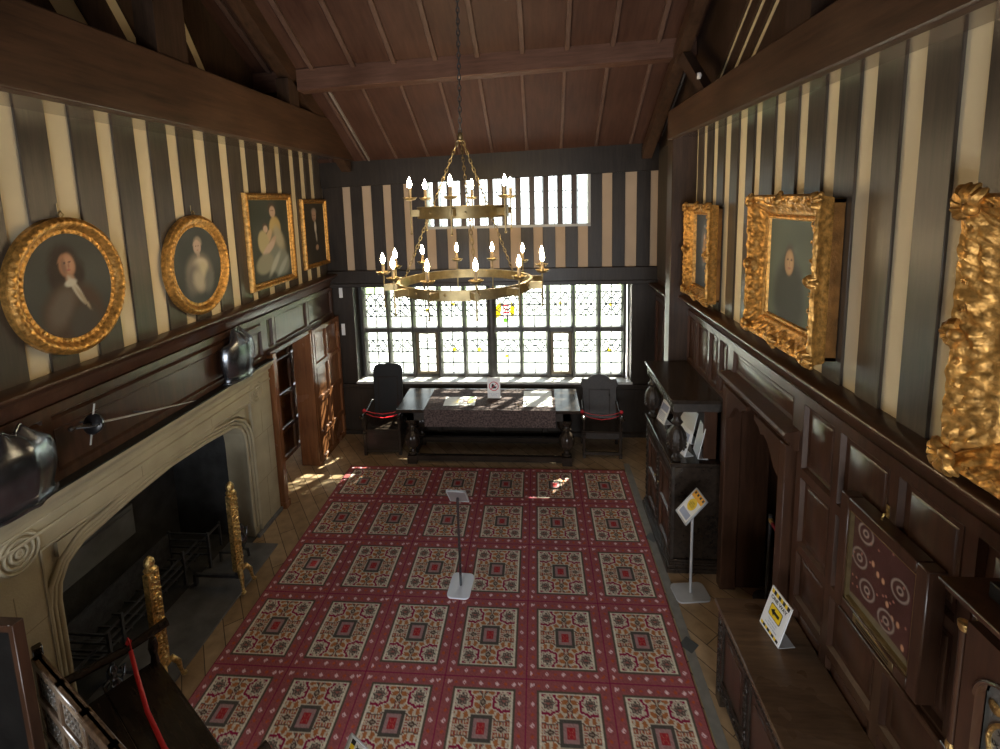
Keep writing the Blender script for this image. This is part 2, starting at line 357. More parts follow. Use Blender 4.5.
# rear wall beneath and behind the gallery, with two unseen openings added for fill light
b = MB()
for q in ((-3.8, -3.15, 0, 4.8), (-1.25, -.35, 0, 4.8), (1.55, 2.2, 0, 4.8), (-3.15, -1.25, 0, .85), (-.35, 1.55, 0, .85), (-3.15, -1.25, 2.95, 4.8), (-.35, 1.55, 2.95, 4.8)): b.box(q[0], q[1], -3.5, -3.25, q[2], q[3])
struct(b.build('wall_rear', PANEL))
# pier at the far right of the long wall
b = MB(); b.box(1.63, 1.92, 5.98, 6.2, 0, 4.72); struct(b.build('trim_5', OAK, bevel=.008))
# doorway on the right: posts, head moulding with brackets, small lobby
b = MB(); b.box(1.80, 1.95, 3.47, 3.56, 0, 2.14)
d2 = struct(b.build('door_2', PANEL, bevel=.006))
b = MB(); b.box(1.80, 1.95, 4.56, 4.66, 0, 2.14); b.build('door_post', PANEL, d2, .006)
b = MB()
prof = [(1.9, 2.30), (1.76, 2.27), (1.745, 2.245), (1.76, 2.22), (1.79, 2.205), (1.80, 2.17), (1.83, 2.14), (1.9, 2.14)]
b.prism(prof, 'y', 3.40, 4.66); b.build('door_hood', PANEL, d2, .003)
for a, s in ((3.56, 1), (4.56, -1)):
    b = MB(); pts = [(0, 2.14), (.42, 2.14), (.42, 2.10), (.34, 2.07), (.30, 2.03), (.25, 2.05), (.18, 2.02), (.12, 1.95), (.07, 1.88), (0, 1.84)]
    b.prism([(a+s*p, z) for p, z in pts], 'x', 1.80, 1.84); b.build('bracket', PANEL, d2)
b = MB(); b.box(3.0, 3.1, 3.0, 5.3, 0, 2.6); b.box(2.2, 3.1, 5.2, 5.3, 0, 2.6); b.box(2.2, 3.1, 3.0, 3.1, 0, 2.6); b.box(2.2, 3.1, 3.0, 5.3, 2.5, 2.6); b.box(2.2, 2.25, 4.62, 5.3, 0, 2.6)
struct(b.build('wall_lobby', PANEL))

# back wall with bay window opening and strip window
WX0, WX1, WZ0, WZ1 = -3.10, 1.52, .93, 2.60
UX0, UX1, UZ0, UZ1 = -1.76, .83, 3.57, 4.38
b = MB()
b.box(-3.9, WX0, YB, YB+.28, 0, 2.86); b.box(WX1, 2.2, YB, YB+.28, 0, 2.86)
b.box(WX0, WX1, YB, YB+.28, 0, WZ0); b.box(-3.9, 2.2, YB, YB+.20, WZ1, 2.86)
b.box(-3.9, UX0, YB+.02, YB+.26, 2.86, 4.9, 1); b.box(UX1, 2.2, YB+.02, YB+.26, 2.86, 4.9, 1)
b.box(UX0, UX1, YB+.02, YB+.26, 2.86, UZ0, 1); b.box(UX0, UX1, YB+.02, YB+.26, UZ1, 4.9, 1)
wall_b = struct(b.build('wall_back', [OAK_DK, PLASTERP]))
def bstud(x0, x1, z0, z1, mat=OAK_DK):
    b = MB(); b.box(x0, x1, YB, YB+.02, z0, z1); b.build('timber_stud', mat, wall_b, .004)
cr = [(-3.16, -3.03), (-2.83, -2.68), (-2.48, -2.35), (-2.14, -2.01), (-1.79, -1.64), (-1.45, -1.30), (-1.10, -.96), (-.76, -.61), (-.42, -.25), (-.05, .10), (.30, .46), (.66, .82), (1.04, 1.20), (1.40, 1.58), (1.79, 1.93)]
prev = -3.5
for a, c in cr:
    zt = 4.40
    if prev < a: bstud(prev, a, 2.86, zt if (a <= UX0+.05 or prev >= UX1-.02) else UZ0)
    prev = c
b = MB(); b.box(-3.5, 2.0, YB-.04, YB+.02, 4.28, 4.75); b.build('wall_plate', OAK_DK, wall_b, .006)
b = MB(); b.box(-3.5, 1.95, YB-.05, YB+.02, 2.66, 2.88); b.box(-3.5, 1.95, YB-.07, YB, 2.60, 2.67); b.build('bressummer', OAK_DK, wall_b, .008)
b = MB(); b.M = MT(-3.5, YB-.02, 0); b.panel(5.4, .92, [.9, 1.8, 2.7, 3.6, 4.5], []); b.build('panelling', OAK_DK, wall_b)
# window 1: bay of leaded lights
win1 = struct(empty('window_1', (0, 8.02, WZ0)))
b = MB(); b.box(WX0-.02, WX1+.02, -.30, .30, -.05, .025); b.build('window_sill', plain('pale_sill', (.48, .48, .47), .3, 0, .1), win1, .006)
b = MB(); b.box(WX0-.05, WX1+.05, -.08, .10, 1.66, 1.80); b.build('window_head', MULL, win1)
mx_ = [-3.03, -2.59, -2.155, -1.695, -1.26, -.79, -.285, .175, .60, 1.025, 1.44]
TZ = .86; HH = 1.64
def mullion(x, wd, name='mullion'):
    b = MB(); p = [(x-wd/2, -.03), (x-wd/6, -.085), (x+wd/6, -.085), (x+wd/2, -.03), (x+wd/2, .06), (x-wd/2, .06)]
    b.prism(p, 'z', .02, HH+.03); b.build(name, MULL, win1)
for i, x in enumerate(mx_): mullion(x, .17 if i == 5 else .085)
b = MB(); b.box(mx_[0], mx_[-1], -.06, .06, TZ-.04, TZ+.04); b.build('transom', MULL, win1, .01)
b = MB(); b.box(mx_[0], mx_[-1], -.05, .06, .02, .07); b.build('bottom_rail', MULL, win1, .01)
def leading(x0, x1, z0, z1, diamonds, name='leading', y=0.):
    b = MB(); t = .017
    def bar(xa, za, xb, zb):
        d = Vector((xb-xa, 0, zb-za)); l = d.length; 
        if l < .01: return
        n_ = Vector((-d.z, 0, d.x))/l*t/2*1.1
        q = [(xa+n_.x, y-t/2, za+n_.z), (xb+n_.x, y-t/2, zb+n_.z), (xb-n_.x, y-t/2, zb-n_.z), (xa-n_.x, y-t/2, za-n_.z)]
        b.hexa(q, [(p[0], y+t/2, p[2]) for p in q])
    W = x1-x0; H = z1-z0; xm = (x0+x1)/2
    bar(xm, z0, xm, z1)
    if not diamonds:
        for k in range(1, 5): bar(x0, z0+H*k/5, x1, z0+H*k/5)
        for xx in (x0+.004, x1-.004): bar(xx, z0, xx, z1)
    else:
        zz = [z0+H*f for f in (.26, .52, .80)]
        for z in zz: bar(x0, z, x1, z)
        za, zb = (zz[0], zz[2]) if H < .72 or True else (z0, z1)
        for c in (x0+W*.25, x0+W*.75):
            for (p, q) in ((zz[1], zz[2]), (zz[0]+.0, zz[1])):
                h = q-p
                if p == zz[1] or diamonds == 2:
                    m_ = (p+q)/2
                    bar(c-W*.19, m_, c, q); bar(c, q, c+W*.19, m_); bar(c-W*.19, m_, c, p); bar(c, p, c+W*.19, m_)
                    bar(c-W*.25, m_, c-W*.19, m_); bar(c+W*.19, m_, c+W*.25, m_)
    return b.build(name, LEAD, win1)
for i in range(10):
    hw0 = .085/2 if i != 5 else .085; hw1 = .085/2 if i != 4 else .085
    x0, x1 = mx_[i]+hw0, mx_[i+1]-hw1
    for (z0, z1, up) in ((.07, TZ-.04, 0), (TZ+.04, HH, 1)):
        b = MB(); b.box(x0, x1, -.002, .002, z0, z1); b.build('pane', GLASSM, win1)
        if not up and i in (2, 7):
            b = MB(); g = .035
            for q in ((x0, x0+g, z0, z1), (x1-g, x1, z0, z1), (x0+g, x1-g, z0, z0+g), (x0+g, x1-g, z1-g, z1)): b.box(q[0], q[1], -.03, .02, q[2], q[3])
            b.build('casement_frame', FRAMEL, win1)
            leading(x0+g, x1-g, z0+g, z1-g, 0)
        else: leading(x0, x1, z0, z1, 2 if up else 1)
# side lights of the bay
for xs_, s in ((WX0, 1), (WX1, -1)):
    for z0, z1 in ((.05, TZ-.03), (TZ+.03, HH)):
        b = MB(); b.box(xs_-.003, xs_+.003, -.0, -.0, z0, z1); 
    b = MB(); b.box(xs_-.02, xs_+.02, .0, .05, .02, HH); b.build('side_post', MULL, win1)
# stained glass coat of arms in the seventh upper light and small roundels
def glassm(name, c): 
    m, N, L, B = new_mat(name); t_ = N.new('ShaderNodeBsdfTransparent'); t_.inputs[0].default_value = (*c, 1); L.new(t_.outputs[0], N['Material Output'].inputs[0]); return m
GR, GY, GG = glassm('red_glass', (.55, .02, .05)), glassm('yellow_glass', (.75, .62, .08)), glassm('green_glass', (.25, .45, .12))
b = MB(); cx, cz = -.54, 1.18
for k in range(4): b.box(cx-.055, cx+.055, -.008, -.005, cz-.11+.062*k, cz-.08+.062*k, 0)
b.prism([(cx-.18, cz+.05), (cx-.09, cz+.17), (cx-.07, cz+.05), (cx-.10, cz-.1), (cx-.17, cz-.13)], 'y', -.008, -.005, 1)
b.prism([(cx+.15, cz+.06), (cx+.08, cz+.16), (cx+.07, cz-.06), (cx+.11, cz-.13), (cx+.14, cz-.05)], 'y', -.008, -.005, 1)
b.prism([(cx-.06, cz-.13), (cx+.06, cz-.13), (cx+.03, cz-.21), (cx-.03, cz-.21)], 'y', -.008, -.005, 2)
b.build('coat_of_arms', [GR, GY, GG], win1)
for x, z in ((-1.9, 1.2), (-1.45, 1.3), (.38, 1.3), (1.22, 1.28), (-.55, .38), (-1.02, .5), (-1.45, .5), (1.2, .48)):
    b = MB(); b.lathe([(.032, 0), (.032, .003)], (0, 0, 0), 12); b.M = Matrix.Identity(4)
    b.v = [(x+p[0], -.008+p[2], z+p[1]) for p in b.v]; b.build('roundel', GY, win1)
# window 2: strip window behind upright bars
win2 = struct(empty('window_2', (0, YB, 0)))
b = MB()
for q in ((UX0-.03, UX1+.03, UZ0-.03, UZ0+.01), (UX0-.03, UX1+.03, UZ1-.01, UZ1+.03), (UX0-.03, UX0+.01, UZ0, UZ1), (UX1-.01, UX1+.03, UZ0, UZ1)): b.box(q[0], q[1], -.03, .22, q[2], q[3])
b.build('window_frame', plain('pale_window_frame', (.42, .42, .40), .4, 0, .1), win2)
b = MB(); b.box(UX0, UX1, .178, .182, UZ0, UZ1); b.build('pane', GLASSM, win2)
b = MB()
for k in range(1, 3): b.box(UX0, UX1, .17, .185, UZ0+k*.27-.006, UZ0+k*.27+.006)
for k in range(1, 14): b.box(UX0+k*.187-.006, UX0+k*.187+.006, .17, .185, UZ0, UZ1)
b.build('leading', LEAD, win2)
for k in range(11):
    x = UX0+.10+k*.222
    b = MB(); b.box(x, x+.088, .0, .07, UZ0, UZ1); b.build('window_bar', OAK, win2, .005)
# roof
b = MB()
y0, y1, yr = 7.95, -3.6, YR
b.hexa([(-3.9, y0, roof_z(y0)), (2.3, y0, roof_z(y0)), (2.3, yr, roof_z(yr)), (-3.9, yr, roof_z(yr))], [(-3.9, y0, roof_z(y0)+.12), (2.3, y0, roof_z(y0)+.12), (2.3, yr, roof_z(yr)+.12), (-3.9, yr, roof_z(yr)+.12)])
b.hexa([(-3.9, yr, roof_z(yr)), (2.3, yr, roof_z(yr)), (2.3, y1, roof_z(y1)), (-3.9, y1, roof_z(y1))], [(-3.9, yr, roof_z(yr)+.12), (2.3, yr, roof_z(yr)+.12), (2.3, y1, roof_z(y1)+.12), (-3.9, y1, roof_z(y1)+.12)])
ceil = struct(b.build('ceiling', ROOFB))
def slope_bar(x, wd, dp, ya, yb, name, mat, par, drop=0.):
    b = MB()
    q = lambda y, dz: [(x-wd/2, y, roof_z(y)-dz), (x+wd/2, y, roof_z(y)-dz)]
    a = q(ya, drop)+q(ya, drop+dp)[::-1]; c = q(yb, drop)+q(yb, drop+dp)[::-1]
    b.hexa(a, c); return b.build(name, mat, par, .005)
PY = 6.12
ribx = [-3.28, -2.98, -2.73, -2.21, -1.70, -1.19, -.68, -.14, .39, .92, 1.44, 1.76]
for x in ribx:
    slope_bar(x, .045, .035, 7.66, PY+.05, 'rib', OAK_RIB, ceil)
    slope_bar(x+.02, .06, .045, PY-.05, yr, 'rib', OAK_RIB, ceil)
for x in (-2.66, 1.90):
    slope_bar(x, .03, .05, 7.66, PY+.05, 'rake_moulding', plain('pale_moulding', (.26, .22, .19), .35), ceil)
# purlin across the slope, pole plate
b = MB(); z = 5.36
b.box(-3.5, 1.9, PY-.12, PY+.08, 5.42, 5.68); purl = struct(b.build('trim_6', RED_OAK, bevel=.01))
# tie beams along both long walls, soffit boards
b = MB(); b.box(-3.02, -2.9, -3.3, 7.74, 4.665, 5.19); tl = struct(b.build('trim_7', OAK_BEAM, bevel=.012))
b = MB(); b.box(-3.5, -3.0, -3.3, 7.74, 4.685, 4.70); struct(b.build('trim_8', SOFFIT))
b = MB(); b.box(1.57, 1.65, -3.3, 6.0, 4.635, 4.97); tr_ = struct(b.build('trim_9', OAK_BEAM, bevel=.012))
b = MB(); b.box(1.64, 1.9, -3.3, 6.0, 4.665, 4.68); struct(b.build('trim_10', SOFFIT))
# truss timbers over the tie beams
def timber(name, pts, x0, x1, mat=OAK):
    b = MB(); b.prism(pts, 'x', x0, x1); return struct(b.build(name, mat, bevel=.008))
timber('trim_11', [(3.74, 5.17), (4.08, 5.17), (4.08, 6.5), (3.74, 6.5)], -3.1, -2.93)
timber('trim_12', [(7.6, roof_z(7.6)-.03), (7.6, roof_z(7.6)-.26), (4.0, roof_z(4.0)-.26), (4.0, roof_z(4.0)-.03)], -3.08, -2.93, OAK_BEAM)
timber('trim_13', [(5.78, 5.17), (6.02, 5.17), (6.02, 5.5), (5.78, 5.5)], -3.08, -2.93)
timber('trim_14', [(6.05, 5.60), (6.95, 5.19), (7.15, 5.17), (6.0, 5.42)], -3.05, -2.95, OAK_BEAMX)
timber('trim_15', [(3.07, 4.95), (3.36, 4.95), (3.36, 6.3), (3.07, 6.3)], 1.6, 1.76)
timber('trim_16', [(7.6, roof_z(7.6)-.03), (7.6, roof_z(7.6)-.2), (4.0, roof_z(4.0)-.2), (4.0, roof_z(4.0)-.03)], 1.62, 1.76, OAK_BEAM)
timber('trim_17', [(4.9, 4.95), (5.05, 4.95), (5.9, 5.5), (5.7, 5.55)], 1.64, 1.74)
# slanting timbers leave strips of plaster on the gables
def slants(x0, x1, gaps, parent, zlo):
    gaps = sorted(gaps); prev = -1.2
    for (a, c, sl, zb) in gaps+[(7.9, 7.9, 0, zlo)]:
        b = MB(); zt = 7.0
        pts = [(prev if prev == -1.2 else prev, zlo), (a, zlo), (a+sl, zt), ((prev if prev == -1.2 else prev+psl), zt)]
        b.prism(pts, 'x', x0, x1); o = b.build('gable_timber', OAK, parent)
        prev = c; psl = sl
slants(XL-.025, XL+.004, [(4.02, 4.30, -1.61, 5), (4.62, 4.78, -1.55, 5), (5.45, 5.60, -1.4, 5)], wall_l, 4.7)
slants(XR-.004, XR+.025, [(5.10, 5.26, -3.1, 5), (5.47, 5.63, -3.1, 5), (5.85, 6.0, -3.1, 5)], wall_r, 4.7)

# the old roof timbers lean a little: the right hand side sits higher
def lean(o, z0, k=.028):
    T = Matrix.Translation((-2.2, 0, z0)); o.matrix_world = T @ Matrix.Rotation(-k, 4, 'Y') @ T.inverted()
lean(ceil, 5.2); lean(purl, 5.4, .040); lean(bpy.data.objects['wall_plate'], 4.4, .024)

# outside
b = MB(); b.box(-60, 60, 8.4, 90, -1.2, -1.0); tag(b.build('lawn', LAWN), 'sunlit green lawn outside beyond the leaded window', 'grass', kind='stuff')
b = MB(); b.box(-9, 4.5, 8.6, 70, -1.0, -.96); tag(b.build('gravel_path', GRAVEL), 'pale gravel path running below the leaded window outside', 'path', kind='stuff')

# ================================================================ CARPET
def rug():
    NX, NY, W, D = 6, 6, .686, .793; gx, gy = 76, 86
    nx, ny = NX*gx+1, NY*gy+1
    X, Y = np.meshgrid(np.arange(nx)/gx, np.arange(ny)/gy)
    u = X % 1.0; v = Y % 1.0
    C = np.zeros((ny, nx, 3)); 
    def put(mask, c): C[mask] = c
    C[:] = (.355, .105, .112)
    du = np.minimum(u, 1-u)*W; dv = np.minimum(v, 1-v)*D     # distance to the cell border in metres
    de = np.minimum(du, dv)
    put(de > .085, (.11, .065, .045)); put(de > .098, (.30, .12, .10))
    put(de < .0085, (.26, .012, .075))
    # border florets: alternate white and orange on the middle of the band
    for al, dist, L_ in ((v*D, du, D), (u*W, dv, W)):
        s = al/L_*10; k = np.floor(s); fr_ = (s-k-.5)*L_/10; rr = dist-.052
        r_ = np.abs(fr_)+np.abs(rr); ok = (al > .035) & (al < L_-.035)
        white = (k % 2 == 0)
        put(ok & white & (r_ < .020), (.86, .62, .66)); put(ok & white & (r_ < .005), (.30, .04, .06))
        put(ok & ~white & (r_ < .016), (.52, .11, .045))
    # field
    p = np.abs(u-.5)*W; q = np.abs(v-.5)*D
    hx, hy = W/2-.105, D/2-.105
    f = (p < hx) & (q < hy)
    put((p < hx+.018) & (q < hy+.018), (.12, .10, .075)); 
    put(f, (.78, .72, .60)); inn = (p < hx-.014) & (q < hy-.014)
    put(inn, (.64, .56, .45))
    P_ = p/hx; Q_ = q/hy
    dr = np.hypot((p-hx*.70), (q-hy*.72)); th = np.arctan2(q-hy*.72, p-hx*.70)
    bd = np.hypot(p-hx*.98, (q-hy*1.0)*.85)
    wav = .009*np.sin(th*7)
    tex = np.sin(p*210)*np.sin(q*190)
    out = np.cos(th+PI*.75)*0
    wv = .006*np.sin(th*8)+.004*np.sin(th*3)
    dd = dr+wv
    put(inn & (dd > .100) & (dd < .150), (.46, .17, .065))
    put(inn & (dd > .100) & (dd < .150) & (np.sin(th*14) > .35), (.66, .58, .46))
    put(inn & (dd > .150) & (tex > .30), (.46, .18, .07)); put(inn & (dd > .150) & (tex < -.45), (.30, .03, .06))
    for lo, hi, c in ((.092, .101, (.74, .68, .56)), (.072, .092, (.30, .012, .065)), (.148, .154, (.74, .68, .56)), (.154, .164, (.16, .10, .08))):
        put(inn & (dd > lo) & (dd < hi), c)
    put(inn & (dr < .072) & (tex > .5), (.30, .03, .07))
    # corner rosettes
    R = .046*(1+.14*np.cos(8*th))
    put(inn & (dr < R+.006), (.74, .68, .56)); put(inn & (dr < R), (.12, .10, .085)); put(inn & (dr < R*.78) & (dr > R*.45) & (np.cos(8*th) > .1), (.42, .28, .24)); put(inn & (dr < R*.30), (.40, .16, .14))
    # lozenges on the axes
    for a, c_ in ((p, q-hy*.66), (q, p-hx*.66)):
        r_ = np.abs(a)*1.2+np.abs(c_)
        put(inn & (r_ < .045), (.60, .53, .42)); put(inn & (r_ < .033), (.10, .06, .05)); put(inn & (r_ < .014), (.40, .33, .26))
    # centre medallion
    put((p < .090) & (q < .103), (.60, .53, .42)); put((p < .082) & (q < .095), (.095, .085, .075))
    put((p < .058) & (q < .068), (.40, .24, .24)); put((p < .036) & (q < .046), (.40, .03, .04)); put((p < .02) & (q < .028) & (tex > 0), (.50, .12, .10))
    C *= (1+rng.normal(0, .10, C.shape[:2]))[..., None]; C = np.clip(C, 0, 1)
    vx = -2.885+X*W; vy = 6.70-Y*D; vz = np.full_like(vx, .012)
    me = bpy.data.meshes.new('carpet')
    n = nx*ny; idx = np.arange(n).reshape(ny, nx)
    quads = np.stack([idx[:-1, :-1], idx[1:, :-1], idx[1:, 1:], idx[:-1, 1:]], -1).reshape(-1, 4)
    # edge skirt to the floor
    ring = np.concatenate([idx[0, :], idx[1:, -1], idx[-1, -2::-1], idx[-2:0:-1, 0]])
    co = np.stack([vx, vy, vz], -1).reshape(-1, 3); bot = co[ring].copy(); bot[:, 2] = .0005
    m_ = len(ring); bi = n+np.arange(m_)
    sk = np.stack([ring, bi, np.roll(bi, -1), np.roll(ring, -1)], -1)[:, ::-1]
    allq = np.concatenate([quads, sk]); allco = np.concatenate([co, bot])
    me.vertices.add(len(allco)); me.vertices.foreach_set('co', allco.ravel())
    me.loops.add(len(allq)*4); me.loops.foreach_set('vertex_index', allq.ravel().astype(np.int32))
    me.polygons.add(len(allq)); me.polygons.foreach_set('loop_start', (np.arange(len(allq))*4).astype(np.int32))
    me.update(calc_edges=True); me.validate()
    a = me.color_attributes.new('paint', 'FLOAT_COLOR', 'POINT')
    cc = np.ones((len(allco), 4)); cc[:n, :3] = C.reshape(-1, 3); cc[n:, :3] = (.2, .03, .04)
    a.data.foreach_set('color', cc.ravel()); me.materials.append(CARPET)
    o = bpy.data.objects.new('carpet', me); COL.objects.link(o)
    tag(o, 'large red carpet of repeating rectangular medallion squares covering the floor', 'rug')
rug()

# ================================================================ PAINTINGS
def paint_canvas(name, w_, h_, layers, bgc, parent, oval=False, y=0., res=90, vary=.25, mat=PAINTM):
    nx = max(8, int(res*w_/max(w_, h_))); ny = max(8, int(res*h_/max(w_, h_)))
    U_, V_ = np.meshgrid(np.linspace(0, 1, nx), np.linspace(0, 1, ny))
    C = np.ones((ny, nx, 3))*np.array(bgc)
    nz = np.array([[noise.noise(Vector((a*3.1+w_*7, b_*3.3, .7))) for a in U_[0]] for b_ in V_[:, 0]])
    C *= (1+vary*nz)[..., None]
    for l in layers:
        cx, cy, rx, ry, rot, c, soft = l
        dx, dy = (U_-cx)*w_/h_, V_-cy; rx_ = rx*w_/h_
        ca, sa = math.cos(rot), math.sin(rot)
        a = (dx*ca+dy*sa)/rx_; b_ = (-dx*sa+dy*ca)/ry
        r_ = np.sqrt(a*a+b_*b_); al = np.clip((1+soft-r_)/(2*soft), 0, 1); al = al*al*(3-2*al)
        C = C*(1-al[..., None])+np.array(c)*al[..., None]
    if oval:   # polar squeeze of the square grid into an ellipse
        S, T = U_*2-1, V_*2-1
        ex = S*np.sqrt(1-T*T/2); ey = T*np.sqrt(1-S*S/2)
        xx, zz = ex*w_/2, ey*h_/2
        # sample colours at the squeezed place
        iu = np.clip(((ex+1)/2*(nx-1)).round().astype(int), 0, nx-1); iv = np.clip(((ey+1)/2*(ny-1)).round().astype(int), 0, ny-1)
        C = C[iv, iu]
    else: xx, zz = (U_-.5)*w_, (V_-.5)*h_
    co = np.stack([xx, np.full_like(xx, y), zz], -1).reshape(-1, 3)
    idx = np.arange(nx*ny).reshape(ny, nx)
    q = np.stack([idx[:-1, :-1], idx[:-1, 1:], idx[1:, 1:], idx[1:, :-1]], -1).reshape(-1, 4)
    me = bpy.data.meshes.new(name); me.from_pydata(co.tolist(), [], q.tolist()); me.update()
    a = me.color_attributes.new('paint', 'FLOAT_COLOR', 'POINT'); cc = np.ones((len(co), 4)); cc[:, :3] = np.clip(C, 0, 1).reshape(-1, 3)
    a.data.foreach_set('color', cc.ravel()); me.materials.append(mat)
    o = bpy.data.objects.new(name, me); COL.objects.link(o); o.parent = parent
    return o
def frame_mesh(w_, h_, prof, orn, oval=False, seg=260, scal=0.):
    if scal:      # finer profile for the carved frames
        pf = []
        for (a_, b_) in zip(prof[:-1], prof[1:]):
            for k in range(3): pf.append(tuple(a_[i]+(b_[i]-a_[i])*k/3 for i in range(3)))
        prof = pf+[prof[-1]]
    # prof: (outward offset, height towards -Y, ornament amount); sweep about the opening w_ x h_
    b = MB(); 
    if oval:
        path = [(math.cos(2*PI*k/seg), math.sin(2*PI*k/seg)) for k in range(seg)]
    else:
        path = []; per = 2*(w_+h_); 
        for (a, c) in (((-1, -1), (1, -1)), ((1, -1), (1, 1)), ((1, 1), (-1, 1)), ((-1, 1), (-1, -1))):
            L_ = w_ if a[1] == c[1] else h_; n = max(8, int(seg*L_/per))
            for k in range(n): t = k/n; path.append((a[0]+(c[0]-a[0])*t, a[1]+(c[1]-a[1])*t))
    n = len(path); vs = []
    for i, (px, pz) in enumerate(path):
        for j, (d, hh, om) in enumerate(prof):
            if oval: s_ = 2*PI*i/n*(w_+h_)/4
            else: s_ = (px*w_/2 if abs(pz) == 1 else pz*h_/2)
            if scal: nv = 1-2.0*noise.voronoi(Vector((s_*30+(17 if px == 1 else 5 if px == -1 else 0)+(31 if pz == 1 else 0), d*34, 0)))[0][0]
            else: nv = math.sin(s_*150+j*2.2)*.6
            bump = om*orn*nv
            dd = d
            if scal and len(prof)-7 < j < len(prof)-1: dd = d+scal*(.5+.5*math.cos(s_*42))*(.4+.6*abs(math.cos(s_*7)))
            if oval: x = px*(w_/2+dd); z_ = pz*(h_/2+dd)
            else: x = px*(w_/2+dd); z_ = pz*(h_/2+dd)
            vs.append((x, -(hh+bump), z_))
    m_ = len(prof)
    fs = [(i*m_+j, ((i+1) % n)*m_+j, ((i+1) % n)*m_+j+1, i*m_+j+1) for i in range(n) for j in range(m_-1)]
    fs = [f[::-1] for f in fs]
    b._add(vs, fs, 0, True); return b
def on_wall(side, y, z, off=0.):   # side -1 left, +1 right
    return ((XL+off, y, z), PI/2) if side < 0 else ((XR-off, y, z), -PI/2)
OVP = [(0, .02, 0), (.006, .035, 0), (.02, .04, 1), (.035, .036, 0), (.05, .05, 0), (.075, .072, .4), (.09, .075, 1.2), (.105, .068, 1.2), (.115, .055, 0), (.125, .05, 0), (.125, 0.0, 0)]
def oval_portrait(y, z, w_, h_, layers, bgc, label):
    loc, rz = on_wall(-1, y, z); e = empty('oval_portrait', loc, rz, label, 'painting', 'gilt framed portraits on the left wall')
    paint_canvas('canvas', w_-.25+.01, h_-.25+.01, layers, bgc, e, True, -.034)
    frame_mesh(w_-.25, h_-.25, OVP, .006, True, 360).build('frame', GILT, e)
    b = MB(); b.lathe([(w_/2-.06, 0), (w_/2-.06, .02)], (0, 0, 0), 40); b.v = [(p[0], -p[2], p[1]*(h_/2-.06)/(w_/2-.06)) for p in b.v]; b.build('backboard', GILT_D, e)
    b = MB(); b.tube([(.0, -.02, h_/2-.02), (-.02, -.03, h_/2+.02), (0, -.03, h_/2+.045), (.02, -.03, h_/2+.02), (0, -.02, h_/2-.02)], .006, 6); b.tube([(0, -.01, h_/2+.04), (0, -.01, h_/2+.10)], .004, 5); b.build('hanging_ring', BRASS_D, e)
    return e
skin = (.42, .24, .15)
gent = [(.45, .73, .165, .17, .1, (.028, .015, .009), .35), (.36, .58, .10, .15, .2, (.030, .017, .011), .45), (.60, .60, .08, .13, -.2, (.028, .016, .010), .45),
        (.50, .22, .36, .32, .25, (.070, .040, .024), .22), (.36, .30, .13, .2, -.5, (.13, .10, .075), .5), (.62, .10, .2, .2, .1, (.06, .05, .04), .4),
        (.48, .70, .095, .115, .1, (.38, .18, .09), .15), (.51, .71, .06, .09, .1, (.52, .28, .16), .5), (.44, .69, .03, .08, .1, (.25, .13, .08), .6),
        (.455, .725, .016, .008, 0, (.06, .035, .03), .4), (.515, .728, .016, .008, 0, (.06, .035, .03), .4), (.50, .695, .012, .025, 0, (.33, .16, .10), .6), (.495, .655, .024, .008, 0, (.36, .10, .08), .5),
        (.50, .57, .05, .04, 0, (.40, .24, .15), .4), (.56, .45, .035, .16, .45, (.50, .44, .34), .25), (.50, .53, .07, .035, .2, (.55, .50, .40), .3), (.62, .36, .02, .13, .5, (.36, .29, .19), .4)]
oval_portrait(3.29, 3.43, .91, 1.02, gent, (.058, .060, .052), 'large oval portrait of a long-haired gentleman, nearest on the left wall')
lady = [(.52, .80, .085, .075, 0, (.30, .25, .19), .3), (.5, .74, .085, .095, 0, (.52, .38, .29), .12), (.475, .755, .013, .007, 0, (.1, .06, .05), .4), (.53, .755, .013, .007, 0, (.1, .06, .05), .4), (.505, .70, .018, .006, 0, (.42, .12, .1), .5),
        (.51, .63, .035, .06, 0, (.50, .38, .29), .3), (.5, .40, .26, .24, 0, (.30, .25, .19), .35), (.53, .50, .15, .09, 0, (.58, .50, .36), .35), (.60, .42, .10, .12, .3, (.52, .46, .30), .4), (.36, .34, .13, .2, -.3, (.17, .15, .13), .5),
        (.48, .30, .12, .14, .4, (.44, .38, .28), .5), (.70, .28, .1, .16, -.2, (.15, .15, .13), .5)]
oval_portrait(4.66, 3.40, .92, 1.02, lady, (.062, .070, .064), 'oval portrait of a pale-haired lady, middle of the left wall')
RP = [(0, .015, 0), (.005, .03, 0), (.015, .035, .8), (.028, .03, 0), (.04, .05, .3), (.06, .06, .8), (.075, .055, 0), (.085, .04, 0), (.09, 0, 0)]
def rect_portrait(y, z, w_, h_, layers, bgc, label, sc=1.):
    loc, rz = on_wall(-1, y, z); e = empty('portrait', loc, rz, label, 'painting', 'gilt framed portraits on the left wall')
    pr = [(a*sc, c, d) for a, c, d in RP]; g = .18*sc
    paint_canvas('canvas', w_-g+.01, h_-g+.01, layers, bgc, e, False, -.015)
    frame_mesh(w_-g, h_-g, pr, .004, False, 300).build('frame', GILT, e)
    b = MB(); b.box(-w_/2+.02, w_/2-.02, -.012, 0, -h_/2+.02, h_/2-.02); b.build('backboard', GILT_D, e)
    return e
